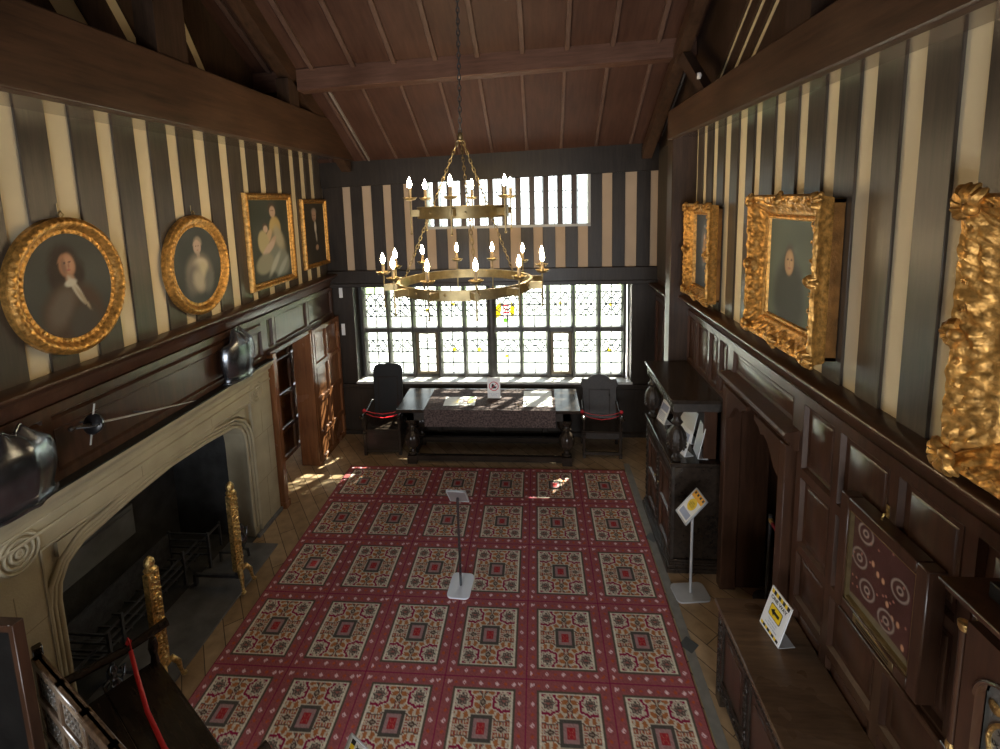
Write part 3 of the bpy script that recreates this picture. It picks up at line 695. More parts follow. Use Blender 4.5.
mother = [(.57, .885, .10, .075, 0, (.10, .07, .05), .3), (.58, .85, .075, .07, 0, (.55, .40, .29), .15), (.555, .868, .012, .006, 0, (.1, .05, .04), .4), (.60, .868, .012, .006, 0, (.1, .05, .04), .4),
          (.59, .79, .03, .05, 0, (.52, .38, .28), .3), (.62, .64, .15, .15, 0, (.50, .38, .16), .15), (.62, .40, .25, .22, -.3, (.24, .22, .15), .25), (.68, .22, .28, .18, -.4, (.22, .24, .20), .2),
          (.70, .52, .1, .16, .5, (.42, .38, .26), .4), (.44, .55, .12, .05, .9, (.54, .40, .24), .2), (.5, .45, .16, .045, .7, (.50, .36, .26), .2), (.36, .665, .065, .05, 0, (.12, .08, .06), .3), (.37, .64, .055, .045, 0, (.56, .42, .32), .15),
          (.30, .48, .13, .15, .2, (.46, .40, .22), .15), (.42, .40, .18, .05, .5, (.55, .42, .33), .3), (.30, .22, .22, .12, .2, (.30, .29, .21), .2), (.55, .20, .05, .18, -.8, (.45, .45, .38), .5), (.75, .14, .05, .16, -.9, (.36, .38, .34), .5)]
rect_portrait(6.09, 3.54, 1.10, 1.22, mother, (.060, .068, .055), 'rectangular portrait of a seated lady in pale yellow holding a child')
elder = [(.5, .86, .12, .06, 0, (.30, .25, .2), .3), (.5, .79, .10, .095, 0, (.46, .30, .21), .18), (.46, .80, .018, .008, 0, (.08, .05, .04), .4), (.54, .80, .018, .008, 0, (.08, .05, .04), .4), (.5, .74, .03, .006, 0, (.3, .1, .08), .5),
         (.5, .35, .34, .34, 0, (.045, .04, .033), .25), (.53, .60, .05, .10, 0, (.60, .55, .46), .25), (.55, .45, .03, .09, .1, (.50, .45, .38), .4), (.56, .26, .07, .045, .3, (.45, .30, .2), .3)]
rect_portrait(7.36, 3.54, .84, 1.07, elder, (.052, .045, .034), 'small portrait of a grey-haired gentleman with white cravat, furthest on left wall', .8)
# right wall: heavy rococo frames in deep boxes
RC = [(0, .00, 0), (.008, .018, 0), (.022, .020, .4), (.032, .012, 0), (.045, .028, 0), (.065, .040, .6), (.095, .066, 1.3), (.125, .090, 1.4), (.150, .108, 1.2), (.172, .115, .8), (.185, .100, .3), (.165, .06, 0), (.16, .0, 0)]
def acanthus(b, x, z, s, fx, fz):
    # a fan of curling leaves pointing outwards to (fx, fz)
    base = math.atan2(fz, fx)
    for k in range(-3, 4):
        a = base+k*.42; L_ = s*(1-.09*abs(k))
        pts = [(x+math.cos(a)*L_*t, -(.095+.03*math.sin(t*PI)-.0*t), z+math.sin(a)*L_*t) for t in (0, .3, .6, .85, 1)]
        b.tube(pts, [.012, .02*s/.1, .022*s/.1, .016*s/.1, .006], 6)
    b.ball((x, -.12, z), (.03, .03, .03), 8); b.ball((x+math.cos(base)*s*.95, -.095, z+math.sin(base)*s*.95), .018, 7)
def rococo(y, z, w_, h_, depth, layers, bgc, label, lean=0., prof=RC, orn=.010, box=.03, big=False, cat='painting'):
    loc, rz = on_wall(1, y, z); e = empty('rococo_framed_portrait', loc, rz, label, cat, 'heavy gilt framed portraits on the right wall')
    g = 2*prof[-3][0]; hw, hh = w_/2, h_/2; base = depth-.115
    pr = [(a, c+base, d) for a, c, d in prof]; pr[-1] = (prof[-1][0], base-.0, 0)
    paint_canvas('canvas', w_-g+.01, h_-g+.01, layers, bgc, e, False, -base-.002)
    fb = frame_mesh(w_-g, h_-g, pr, orn, False, 900 if big else 560, .008)
    fb.M = Matrix.Translation((0, -base, 0)); s_ = .12 if big else .085
    for sx in (-1, 1):
        for sz in (-1, 1): acanthus(fb, sx*(hw-.06), sz*(hh-.06), s_, sx, sz)
        acanthus(fb, sx*(hw-.05), 0, s_*.75, sx, 0); acanthus(fb, 0, sx*(hh-.05), s_*.75, 0, sx)
    for side in range(4):       # scroll work along the rails
        n = int((w_ if side < 2 else h_)/.055)
        for k in range(n):
            t = (k+.5)/n*2-1
            if abs(t) > .86 or k % 2: continue
            for q in (0,):
                off = .045+.05*q; r_ = .017; x0, z0 = ((t*hw, (hh-off)*(1 if side == 0 else -1)) if side < 2 else ((hw-off)*(1 if side == 2 else -1), t*hh))
                ph = k*1.3+q
                fb.tube([(x0+math.cos(ph+a)*r_*(1-a/8), -(.106-.03*q), z0+math.sin(ph+a)*r_*(1-a/8)) for a in (0, .9, 1.8, 2.7, 3.6, 4.5)], .0055, 5)
    fb.M = Matrix.Identity(4); fb.build('frame', GILT, e)
    m_ = .03
    b = MB()
    for q in ((-hw+m_, -hw+m_+.03, -hh+m_, hh-m_), (hw-m_-.03, hw-m_, -hh+m_, hh-m_), (-hw+m_, hw-m_, -hh+m_, -hh+m_+.03), (-hw+m_, hw-m_, hh-m_-.03, hh-m_)): b.box(q[0], q[1], -base, 0, q[2], q[3])
    b.box(-hw+m_, hw-m_, -.01, 0, -hh+m_, hh-m_)
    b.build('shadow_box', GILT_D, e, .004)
    return e
pA = [(.5, .58, .16, .30, 0, (.13, .15, .17), .5), (.5, .62, .06, .12, 0, (.45, .28, .16), .5), (.5, .52, .10, .04, 0, (.50, .32, .18), .5), (.5, .70, .035, .035, 0, (.55, .40, .30), .3), (.5, .40, .07, .05, 0, (.40, .22, .12), .5), (.5, .84, .05, .02, 0, (.3, .32, .32), .5)]
rococo(5.46, 3.36, .80, 1.06, .16, pA, (.050, .065, .085), 'narrow gilt framed portrait of a tiny figure, furthest on the right wall', prof=[(a*.7, c*.85+.017*(c > 0), d) for a, c, d in RC])
pB = [(.48, .25, .34, .36, 0, (.045, .050, .042), .3), (.47, .60, .10, .14, 0, (.10, .07, .05), .4), (.47, .58, .098, .125, 0, (.46, .29, .15), .15), (.49, .59, .055, .09, 0, (.56, .38, .21), .5),
      (.435, .61, .020, .009, 0, (.08, .05, .04), .4), (.515, .61, .020, .009, 0, (.08, .05, .04), .4), (.475, .57, .010, .03, 0, (.42, .25, .15), .6), (.475, .525, .032, .009, 0, (.40, .16, .12), .5)]
rococo(3.58, 3.42, .98, 1.10, .19, pB, (.115, .145, .115), 'boxed gilt framed portrait of a pale face on green-grey ground, middle of right wall')
rococo(1.50, 3.38, 1.24, 1.16, .17, pB, (.07, .08, .07), 'ornate scrolled gilt frame cut off by the right edge, nearest on right wall', prof=[(a*1.15, c, d) for a, c, d in RC], orn=.012, big=True)

# ================================================================ FIREPLACE
fp = empty('fireplace', (-3.42, 3.985, 0), PI/2, 'wide pale stone fireplace with flat arched opening and carved roundels on left wall', 'fireplace')
HW = 1.65; OW = 1.13
arc = [(-OW, 0.0), (-OW, 1.22), (-OW+.02, 1.34), (-OW+.09, 1.45), (-OW+.22, 1.52), (-.45, 1.575), (0, 1.60), (.45, 1.575), (OW-.22, 1.52), (OW-.09, 1.45), (OW-.02, 1.34), (OW, 1.22), (OW, 0)]
b = MB()
def face_strip(mb, yf, yb):
    top = 1.93
    # piers
    mb.box(-HW, -OW-.09, yf, yb, 0, top); mb.box(OW+.09, HW, yf, yb, 0, top)
    out = [(-OW-.09, z) if i == 0 else None for i, z in enumerate([0])]
    a2 = arc[1:-1]
    mb.box(-OW-.09, OW+.09, yf, yb, 1.68, top)
    # spandrel between arch and lintel, set back a little
    for p, q in zip(a2[:-1], a2[1:]):
        mb.hexa([(p[0], yf+.03, p[1]), (q[0], yf+.03, q[1]), (q[0], yf+.03, 1.68), (p[0], yf+.03, 1.68)], [(p[0], yb, p[1]), (q[0], yb, q[1]), (q[0], yb, 1.68), (p[0], yb, 1.68)])
    mb.box(-OW-.09, -OW, yf+.03, yb, 0, 1.68); mb.box(OW, OW+.09, yf+.03, yb, 0, 1.68)
face_strip(b, 0, .30)
for s_ in (-1, 1):          # masonry joints
    b.box(s_*1.24, s_*HW, -.001, .01, .62, .626, 1); b.box(s_*1.24, s_*HW, -.001, .01, 1.2, 1.206, 1)
    for z0, z1, xx in ((0, .62, 1.42), (.62, 1.2, 1.52), (1.2, 1.5, 1.42)): b.box(s_*xx-.003, s_*xx+.003, -.001, .01, z0, z1, 1)
for xx in (-.35, .55): b.box(xx-.003, xx+.003, -.001, .01, 1.69, 1.79, 1)
b.build('stone_surround', [STONE, STONE_D], fp)
b = MB()      # nested mouldings round the arch
for k, (off, yy, r_) in enumerate(((.0, .035, .022), (.045, .02, .016), (.085, .012, .018))):
    pts = []
    for i, (x, z_) in enumerate(arc):
        if i in (0, len(arc)-1): pts.append((x+math.copysign(off, x), yy, 0.12)); continue
        a_, c_ = arc[max(i-1, 0)], arc[min(i+1, len(arc)-1)]; t = Vector((c_[0]-a_[0], c_[1]-a_[1])).normalized(); n_ = Vector((-t.y, t.x))
        sharp = k == 2
        pts.append((x+n_.x*off*(1), yy, z_+n_.y*off))
    b.tube(pts, r_, 8)
b.tube([(-OW-.095, 0, .05), (-OW-.095, 0, 1.685), (OW+.095, 0, 1.685), (OW+.095, 0, .05)], .014, 6)
b.build('arch_moulding', STONE, fp)
b = MB()
for s_ in (-1, 1):   # carved leaf in each spandrel
    b = MB(); b.prism([(s_*(OW-.02), 1.66), (s_*(OW-.26), 1.66), (s_*(OW-.15), 1.62), (s_*(OW-.02), 1.54)], 'y', .0, .03)
    b.build('spandrel_leaf', STONE, fp, .008)
b = MB()
prof = [(.02, 1.93), (-.02, 1.94), (-.025, 1.955), (-.028, 1.97), (-.045, 1.985), (-.06, 2.01), (-.07, 2.03), (-.07, 2.05), (.30, 2.05), (.30, 1.93)]
b.prism([(y_, z_) for y_, z_ in prof], 'x', -HW-.02, HW+.02); b.build('mantel_cornice', STONE, fp, .003)
b = MB(); b.box(-HW-.04, HW+.04, -.075, .075, 2.05, 2.065); b.build('mantel_top', BLACKW, fp)
b = MB(); b.box(-HW, HW, -.018, 0, 1.80, 1.825); b.box(-HW, HW, -.012, 0, 1.88, 1.90); b.build('lintel_moulding', STONE, fp, .005)
for s_ in (-1, 1):
    b = MB()
    for R_ in (.125, .09, .052, .02):
        b.tube([(s_*1.35+R_*math.cos(t), -.004, 1.765+R_*math.sin(t)) for t in [2*PI*k/36 for k in range(36)]], .011, 6, closed=True)
    b.ball((s_*1.35, -.002, 1.765), (.02, .012, .02)); b.build('carved_roundel', STONE, fp)
# firebox
b = MB()
b.box(-1.25, 1.25, 1.02, 1.12, 0, 2.0); b.box(-1.45, -1.16, .28, 1.05, 0, 2.0); b.box(1.16, 1.45, .28, 1.05, 0, 2.0)
b.box(-1.3, 1.3, .3, 1.1, 1.95, 2.05); b.box(-1.15, 1.15, .02, 1.1, 0, .012)
b.build('firebox', SOOT, fp)
b = MB(); b.hexa([(-1.16, .34, 1.9), (1.16, .34, 1.9), (1.16, .92, .98), (-1.16, .92, .98)], [(-1.16, .38, 1.95), (1.16, .38, 1.95), (1.16, .97, 1.03), (-1.16, .97, 1.03)]); b.build('smoke_hood', SOOTL, fp)
b = MB(); b.box(-.62, .42, .90, 1.02, .58, .84); b.box(-.66, .46, .92, 1.02, .54, .88); b.build('fireback', SOOTL, fp, .008)
b = MB(); b.box(-.98, 1.02, -.31, .30, 0, .018); hs = b.build('hearth_slab', SLATE, fp, .004)
b = MB(); b.box(1.12, 1.66, -.03, .01, 0, .05); b.build('plinth', SLATE, fp, .006)

# fire basket
fb = empty('fire_basket', (-3.78, 3.98, 0.02), PI/2, 'black iron fire basket of horizontal bars inside the stone fireplace', 'fire basket')
b = MB()
for z_ in (.16, .24, .32): b.box(-.62, .62, -.008, .008, z_-.010, z_+.010)
b.build('front_bars', IRON, fb)
b = MB()
for k in range(9): x = -.56+k*.14; b.box(x-.008, x+.008, 0, .34, .12, .136)
b.box(-.62, .62, .33, .345, .10, .40); b.build('grate', IRON, fb)
for s_ in (-1, 1):
    b = MB()
    for z_ in (.16, .24, .32, .40): b.box(s_*.62-.008, s_*.62+.008, -.12, .34, z_-.009, z_+.009)
    b.box(s_*.62-.012, s_*.62+.012, -.13, -.105, 0, .42); b.box(s_*.62-.012, s_*.62+.012, .32, .345, 0, .42); b.box(s_*.38-.012, s_*.38+.012, -.02, .005, 0, .38)
    b.build('side_frame', IRON, fb)
b = MB()
for s_ in (-1, 1):
    b = MB(); b.box(s_*.62, s_*.98, -.01, .01, .26, .28); b.box(s_*.97-.01, s_*.97+.01, -.01, .01, 0, .30); b.build('support_bar', IRON, fb)

# tall gilded andirons
def andiron(y, label):
    e = empty('andiron', (-3.17, y, .02), PI/2, label, 'andiron', 'gilded andirons on the hearth')
    b = MB(); b.prism([(-.055, .022), (.055, .022), (.055, -.026), (-.055, -.026)], 'z', .22, 1.05)
    b.lathe([(.04, 1.05), (.048, 1.07), (.03, 1.09), (.04, 1.12), (.035, 1.15), (.012, 1.18)], (0, 0, 0), 14)
    for k in range(30):
        z_ = .30+k*.025; s_ = math.sin(k*1.7)
        b.ball((.030*s_, -.030, z_), (.020, .018, .014), 6); b.ball((-.026*s_, -.028, z_+.012), (.013, .015, .011), 6)
        b.ball((.045*(1 if k % 2 else -1), -.004, z_), (.008, .014, .016), 6)
    b.build('carved_pillar', BRASS, e)
    b = MB(); b.lathe([(.02, .18), (.05, .20), (.055, .24), (.035, .27)], (0, 0, 0), 14); b.ball((0, -.02, .21), (.05, .04, .05)); b.build('pillar_base', BRASS, e)
    for a in (-PI/2-.75, -PI/2+.75):
        b = MB(); c, s_ = math.cos(a), math.sin(a)
        b.tube([(c*.03, s_*.03, .18), (c*.07, s_*.07, .21), (c*.11, s_*.11, .15), (c*.12, s_*.12, .07), (c*.13, s_*.13, .02)], [.024, .028, .022, .014, .016], 8)
        b.ball((c*.14, s_*.14, .016), (.025, .025, .016)); b.build('scroll_foot', BRASS, e)
    b = MB(); b.box(-.015, .015, .02, .50, .10, .13); b.box(-.02, .02, .47, .50, 0, .13); b.box(-.018, .018, .0, .03, .10, .2); b.build('billet_bar', IRON, e)
andiron(4.36, 'tall gilded andiron on the hearth nearest the doorway')
andiron(3.32, 'tall gilded andiron on the hearth just behind the settle')
def firedog(y, label, s_=1.):
    e = empty('firedog', (-3.34, y, .02), PI/2, label, 'firedog', 'small iron firedogs in the fireplace')
    b = MB(); b.tube([(-.10, 0, 0), (-.08, 0, .10), (0, 0, .16), (.08, 0, .10), (.10, 0, 0)], .016, 8); b.build('arched_feet', IRON, e)
    b = MB(); b.lathe([(.016, .14), (.02, .18), (.05, .24), (.055, .29), (.03, .33), (.018, .36), (.03, .39), (.035, .42), (.012, .46)], (0, 0, 0), 14); b.build('baluster', STEEL, e)
    b = MB(); b.tube([(-.02, 0, .25), (-.08, -.01, .30), (-.09, -.01, .37), (-.05, -.01, .38)], .012, 7); b.tube([(.02, 0, .25), (.08, -.01, .30), (.09, -.01, .37), (.05, -.01, .38)], .012, 7); b.build('scroll', STEEL, e)
    b = MB(); b.box(-.012, .012, .0, .28, .10, .12); b.box(-.012, .012, .26, .28, 0, .12); b.build('billet_bar', IRON, e)
firedog(4.70, 'small dark iron firedog beside the right jamb of the fireplace')
firedog(3.06, 'small polished iron firedog beside the left jamb of the fireplace')

# breastplates on the mantel
def breastplate(y, label, s_=1., turn=0.):
    e = empty('breastplate', (-3.425, y, 2.067), PI/2+turn, label, 'armour', 'steel breastplates standing on the mantel')
    nA, nZ = 28, 18; vs = []
    for j in range(nZ+1):
        t = j/nZ; z_ = t*.56*s_
        w_ = (.21+.055*math.sin(PI*min(1, t*1.15))-.10*max(0, t-.75)/.25*.9)*s_
        dp = (.085+.065*math.sin(PI*(t*.9+.05))-.05*max(0, t-.7)/.3)*s_
        if t < .1: w_ += .03*(1-t/.1); dp += .03*(1-t/.1)
        for i in range(nA+1):
            A = PI*i/nA; cx = math.cos(A); sy = math.sin(A)
            zz = z_
            if t > .55:
                q_ = (t-.55)/.45; zz = z_-s_*q_*q_*(.075*max(0, math.cos(min(1, abs(cx)/.7)*PI/2))**1.5+.20*max(0, (abs(cx)-.45)/.55)**1.6)   # neck scoop
            ridge = .02*max(0, 1-abs(cx)*5)
            vs.append((w_*cx, -dp*sy**.75-ridge, zz))
    fs = [(j*(nA+1)+i, j*(nA+1)+i+1, (j+1)*(nA+1)+i+1, (j+1)*(nA+1)+i) for j in range(nZ) for i in range(nA)]
    b = MB(); b._add(vs, fs, 0, True); o = b.build('plate', STEEL, e)
    sm = o.modifiers.new('thickness', 'SOLIDIFY'); sm.thickness = .006
    b = MB(); b.tube([vs[nZ*(nA+1)+i] for i in range(nA+1)], .009, 7); b.build('rolled_neck_rim', STEEL, e)
    b = MB(); b.tube([(p[0]*1.03, p[1]*1.05, p[2]+.012) for p in vs[:nA+1]], .013, 7); b.tube([(p[0]*1.01, p[1]*1.02, .07) for p in vs[2*(nA+1):3*(nA+1)]], .006, 6); b.build('waist_flange', STEEL, e)
    return e
breastplate(2.67, 'large polished steel breastplate at the near end of the mantel', 1.02, .12)
breastplate(5.02, 'dark steel breastplate at the doorway end of the mantel', 1.08, .1)
# sword on the panelling
e = empty('cup_hilt_rapier', (-3.46, 3.17, 2.40), PI/2, 'long cup hilted rapier mounted on the panelling above the mantel', 'sword')
dx = Vector((1.0, 0, -.26)).normalized(); nn = Vector((.25, 0, 1)).normalized()
b = MB()
R_ = Matrix.Rotation(-math.atan2(-.26, 1), 4, 'Y') @ Matrix.Rotation(PI/2, 4, 'Y')
b.M = Matrix.Translation((0, -.13, 0)) @ R_; b.lathe([(.062, -.015), (.078, 0), (.075, .02), (.055, .045), (.02, .06), (.008, .062)], (0, 0, 0), 24)
b.build('cup_guard', plain('dark_iron', (.02, .02, .022), .3, .5, .2), e)
b = MB(); b.tube([Vector((0, -.13, 0))+dx*t for t in (.05, .3, .8, 1.05, 1.10)], [.016, .014, .011, .007, .002], 8, flat=.6); b.build('blade', STEELB, e)
b = MB(); b.tube([Vector((0, -.13, 0))-dx*t for t in (0, .05, .10, .14)], [.012, .015, .013, .010], 8); b.ball(Vector((0, -.13, 0))-dx*.16, .022); b.build('grip', CARVED, e)
b = MB(); b.tube([Vector((0, -.13, 0))+nn*t for t in (-.15, 0, .15)], .006, 6); b.build('crossguard', STEELB, e)
b = MB(); b.tube([Vector((0, -.13, 0))+dx*.02, Vector((.0, -.13, 0))-dx*.02+Vector((0, -.07, 0)), Vector((0, -.13, 0))-dx*.10+Vector((0, -.07, 0)), Vector((0, -.13, 0))-dx*.15], .006, 6); b.build('knuckle_bow', IRON, e)
for q in ((.03, 0), (.5, -.13)):
    b = MB(); b.tube([(q[0], 0, q[1]), (q[0], -.13, q[1])], .007, 6); b.build('wall_bracket', IRON, e)

# ================================================================ CHANDELIER
ch = empty('chandelier', (-.79, 5.2, 0), 0, 'two tiered gilded iron ring chandelier with candle bulbs hanging from the roof', 'chandelier')
def chain(mb, a, c, link=.06, r_=.0055, wd=.016):
    a, c = Vector(a), Vector(c); d = c-a; n = max(2, int(d.length/(link*.72))); t = d.normalized()
    s0 = t.cross(Vector((0, 0, 1)) if abs(t.z) < .9 else Vector((1, 0, 0))).normalized(); s1 = t.cross(s0).normalized()
    for k in range(n):
        m_ = a+d*((k+.5)/n); s_ = s0 if k % 2 else s1
        mb.tube([m_+t*math.cos(A)*link/2+s_*math.sin(A)*wd for A in [2*PI*j/8 for j in range(8)]], r_, 4, closed=True)
def ring_band(mb, R, z0, z1, th=.012, n=72):
    vs = []
    for r_, z_ in ((R, z0), (R, z1), (R-th, z1), (R-th, z0)):
        for k in range(n): A = 2*PI*k/n; vs.append((r_*math.cos(A), r_*math.sin(A), z_))
    mb._add(vs, [((j % 4)*n+k, (j % 4)*n+(k+1) % n, ((j+1) % 4)*n+(k+1) % n, ((j+1) % 4)*n+k) for j in range(4) for k in range(n)], 0, True)
HUB = 4.66; LZ = 3.09; UZ = 3.87
b = MB(); ring_band(b, .74, LZ-.055, LZ+.045, .035)
for k in range(14): b.ball((.745*math.cos(2*PI*k/14+.1), .745*math.sin(2*PI*k/14+.1), LZ), .014, 6)
b.build('lower_ring', BRASS_D, ch)
b = MB(); ring_band(b, .49, UZ-.06, UZ+.06, .015)
for k in range(8): b.ball((.495*math.cos(2*PI*k/8+.2), .495*math.sin(2*PI*k/8+.2), UZ), .012, 6)
b.build('upper_ring', BRASS_D, ch)
b = MB(); b.ball((0, 0, HUB), (.03, .03, .05)); b.tube([(.035*math.cos(t), .035*math.sin(t), HUB-.04) for t in [2*PI*k/14 for k in range(14)]], .008, 6, closed=True); b.build('hub', BRASS_D, ch)
b = MB(); chain(b, (0, 0, HUB+.03), (.02, 0, 6.12), .075, .006, .017); b.build('suspension_chain', IRON, ch)
for a in (PI*.93, PI*.93-2*PI/3, PI*.93+2*PI/3):
    b = MB(); chain(b, (.03*math.cos(a), .03*math.sin(a), HUB-.04), (.73*math.cos(a), .73*math.sin(a), LZ+.05), .07, .005, .014)
    b.tube([(.73*math.cos(a), .73*math.sin(a), LZ+.0), (.73*math.cos(a), .73*math.sin(a), LZ+.07)], .01, 6); b.build('stay_chain', BRASS_D, ch)
def holder():
    e = bpy.data.objects.new('candle_holder', None)
    b = MB(); b.prism([(-.16, .05), (-.16, -.05), (0, -.018), (0, .018)], 'z', -.035, .035); b.tube([(0, 0, -.02), (0, 0, .14)], .008, 6)
    b.tube([(0, 0, .0), (0, 0, -.14), (0, 0, -.20)], [.009, .008, .008], 6); b.ball((0, 0, -.21), .014, 7)
    o = b.build('candle_holder', BRASS_D, ch)
    b = MB(); b.lathe([(.01, .14), (.05, .145), (.070, .165), (.073, .163), (.05, .137), (.012, .13)], (0, 0, 0), 16, lobes=8, amp=.04); b.build('drip_pan', BRASS_D, o)
    b = MB(); b.tube([(0, 0, .145), (0, 0, .255)], .017, 10); b.build('candle', CANDLE, o)
    b = MB(); b.lathe([(.010, .255), (.020, .275), (.024, .295), (.020, .325), (.010, .35), (.002, .372)], (0, 0, 0), 10); b.build('flame_bulb', BULB, o)
    return o
h0 = holder(); first = True
for R, z_, n_, ph in ((.875, LZ, 12, -PI/2+math.radians(15)), (.57, UZ, 6, -PI/2-math.radians(3))):
    for k in range(n_):
        a = ph+2*PI*k/n_
        o = h0 if first else copy_tree(h0, ch); first = False
        o.location = (R*math.cos(a), R*math.sin(a), z_); o.rotation_euler = (0, 0, a)


# ================================================================ TABLE AND THINGS ON IT
def bulb_leg(mb, x, y, z0, h, r, n=20, lob=8):
    prof = [(.35, 0), (.5, .02), (.5, .06), (.3, .08), (.36, .12), (.30, .15), (.55, .20), (.9, .30), (1.0, .42), (.92, .55), (.6, .64), (.35, .68), (.5, .72), (.62, .75), (.42, .79), (.35, .85), (.55, .92), (.7, .96), (.7, 1.0)]
    mb.lathe([(p*r, q*h) for p, q in prof], (x, y, z0), n*2, lobes=lob*1, amp=.05)
TB = empty('refectory_table', (-.775, 7.16, 0), 0, 'long dark oak refectory table below the leaded window', 'table')
TW, TD, TH = 2.76, .84, .90
b = MB(); b.box(-TW/2, TW/2, -TD/2, TD/2, TH-.045, TH); b.box(-TW/2+.02, TW/2-.02, -TD/2+.02, TD/2-.02, TH-.06, TH-.045); b.build('tabletop', TABLEW, TB, .006)
b = MB(); b.box(-TW/2+.14, TW/2-.14, -TD/2+.07, -TD/2+.11, TH-.20, TH-.06); b.box(-TW/2+.14, TW/2-.14, TD/2-.11, TD/2-.07, TH-.20, TH-.06)
for s_ in (-1, 1): b.box(s_*(TW/2-.18), s_*(TW/2-.14), -TD/2+.07, TD/2-.07, TH-.20, TH-.06)
b.build('frieze', CARVED, TB, .004)
for sx in (-1, 1):
    for sy in (-1, 1):
        b = MB(); x, y = sx*(TW/2-.2), sy*(TD/2-.13); b.box(x-.075, x+.075, y-.075, y+.075, 0, .13); bulb_leg(b, x, y, .13, TH-.20-.13, .115); b.box(x-.06, x+.06, y-.06, y+.06, TH-.22, TH-.06); b.build('leg', TABLEW, TB, .004)
b = MB()
for sy in (-1, 1): b.box(-TW/2+.2, TW/2-.2, sy*(TD/2-.13)-.035, sy*(TD/2-.13)+.035, .03, .12)
for sx in (-1, 1): b.box(sx*(TW/2-.2)-.035, sx*(TW/2-.2)+.035, -TD/2+.13, TD/2-.13, .03, .12)
b.build('stretcher', TABLEW, TB, .006)
# runner draped over the front edge
b = MB(); x0, x1 = -1.72, .24; fy = 7.16-TD/2
pts = [(7.52, TH+.003), (fy-.004, TH+.003), (fy-.006, TH-.26), (fy-.010, TH-.26), (fy-.012, TH+.008), (7.52, TH+.008)]
b.prism(pts, 'x', x0, x1); o = b.build('table_runner', RUNNER); tag(o, 'dark patterned runner draped over the front of the long table', 'table runner')
def sheet(x0, x1, y0, y1, label, rz=0., z=.910):
    b = MB(); b.box(-(x1-x0)/2, (x1-x0)/2, -(y1-y0)/2, (y1-y0)/2, 0, .003); o = b.build('paper_sheet', PAPER); o.location = ((x0+x1)/2, (y0+y1)/2, z); o.rotation_euler = (0, 0, rz)
    tag(o, label, 'paper', 'sheets of paper on the long table'); return o
sheet(-1.46, -.98, 6.88, 7.2, 'white sheet of paper on the left half of the table runner', .03)
sheet(-.24, .20, 6.86, 7.45, 'large white sheet of paper on the right end of the runner')
sg = empty('table_notice', (-.70, 7.16, .909), 0, 'small white notice with red prohibition circle standing on the table', 'sign')
b = MB(); b.box(-.10, .10, -.004, .004, 0, .34); b.build('card', WHITE, sg)
b = MB(); b.box(-.10, .10, -.004, .08, 0, .004); b.build('stand_foot', WHITE, sg)
b = MB(); b.tube([(.07*math.cos(t), -.006, .20+.07*math.sin(t)) for t in [2*PI*k/28 for k in range(28)]], .006, 6, closed=True); b.tube([(-.05, -.006, .15), (.05, -.006, .25)], .005, 6); b.build('prohibition_ring', REDP, sg)
b = MB(); b.prism([(-.035, .165), (.03, .165), (.045, .19), (.01, .20), (-.005, .235), (-.03, .24), (-.035, .20)], 'y', -.0052, -.004); b.build('hand_symbol', BLK, sg)
for z_ in (.085, .065, .045): text_obj('Please do not touch' if z_ > .08 else ('the exhibits' if z_ > .06 else 'Thank you'), .019, BLUEG, sg, (0, -.0048, z_), (PI/2, 0, 0))

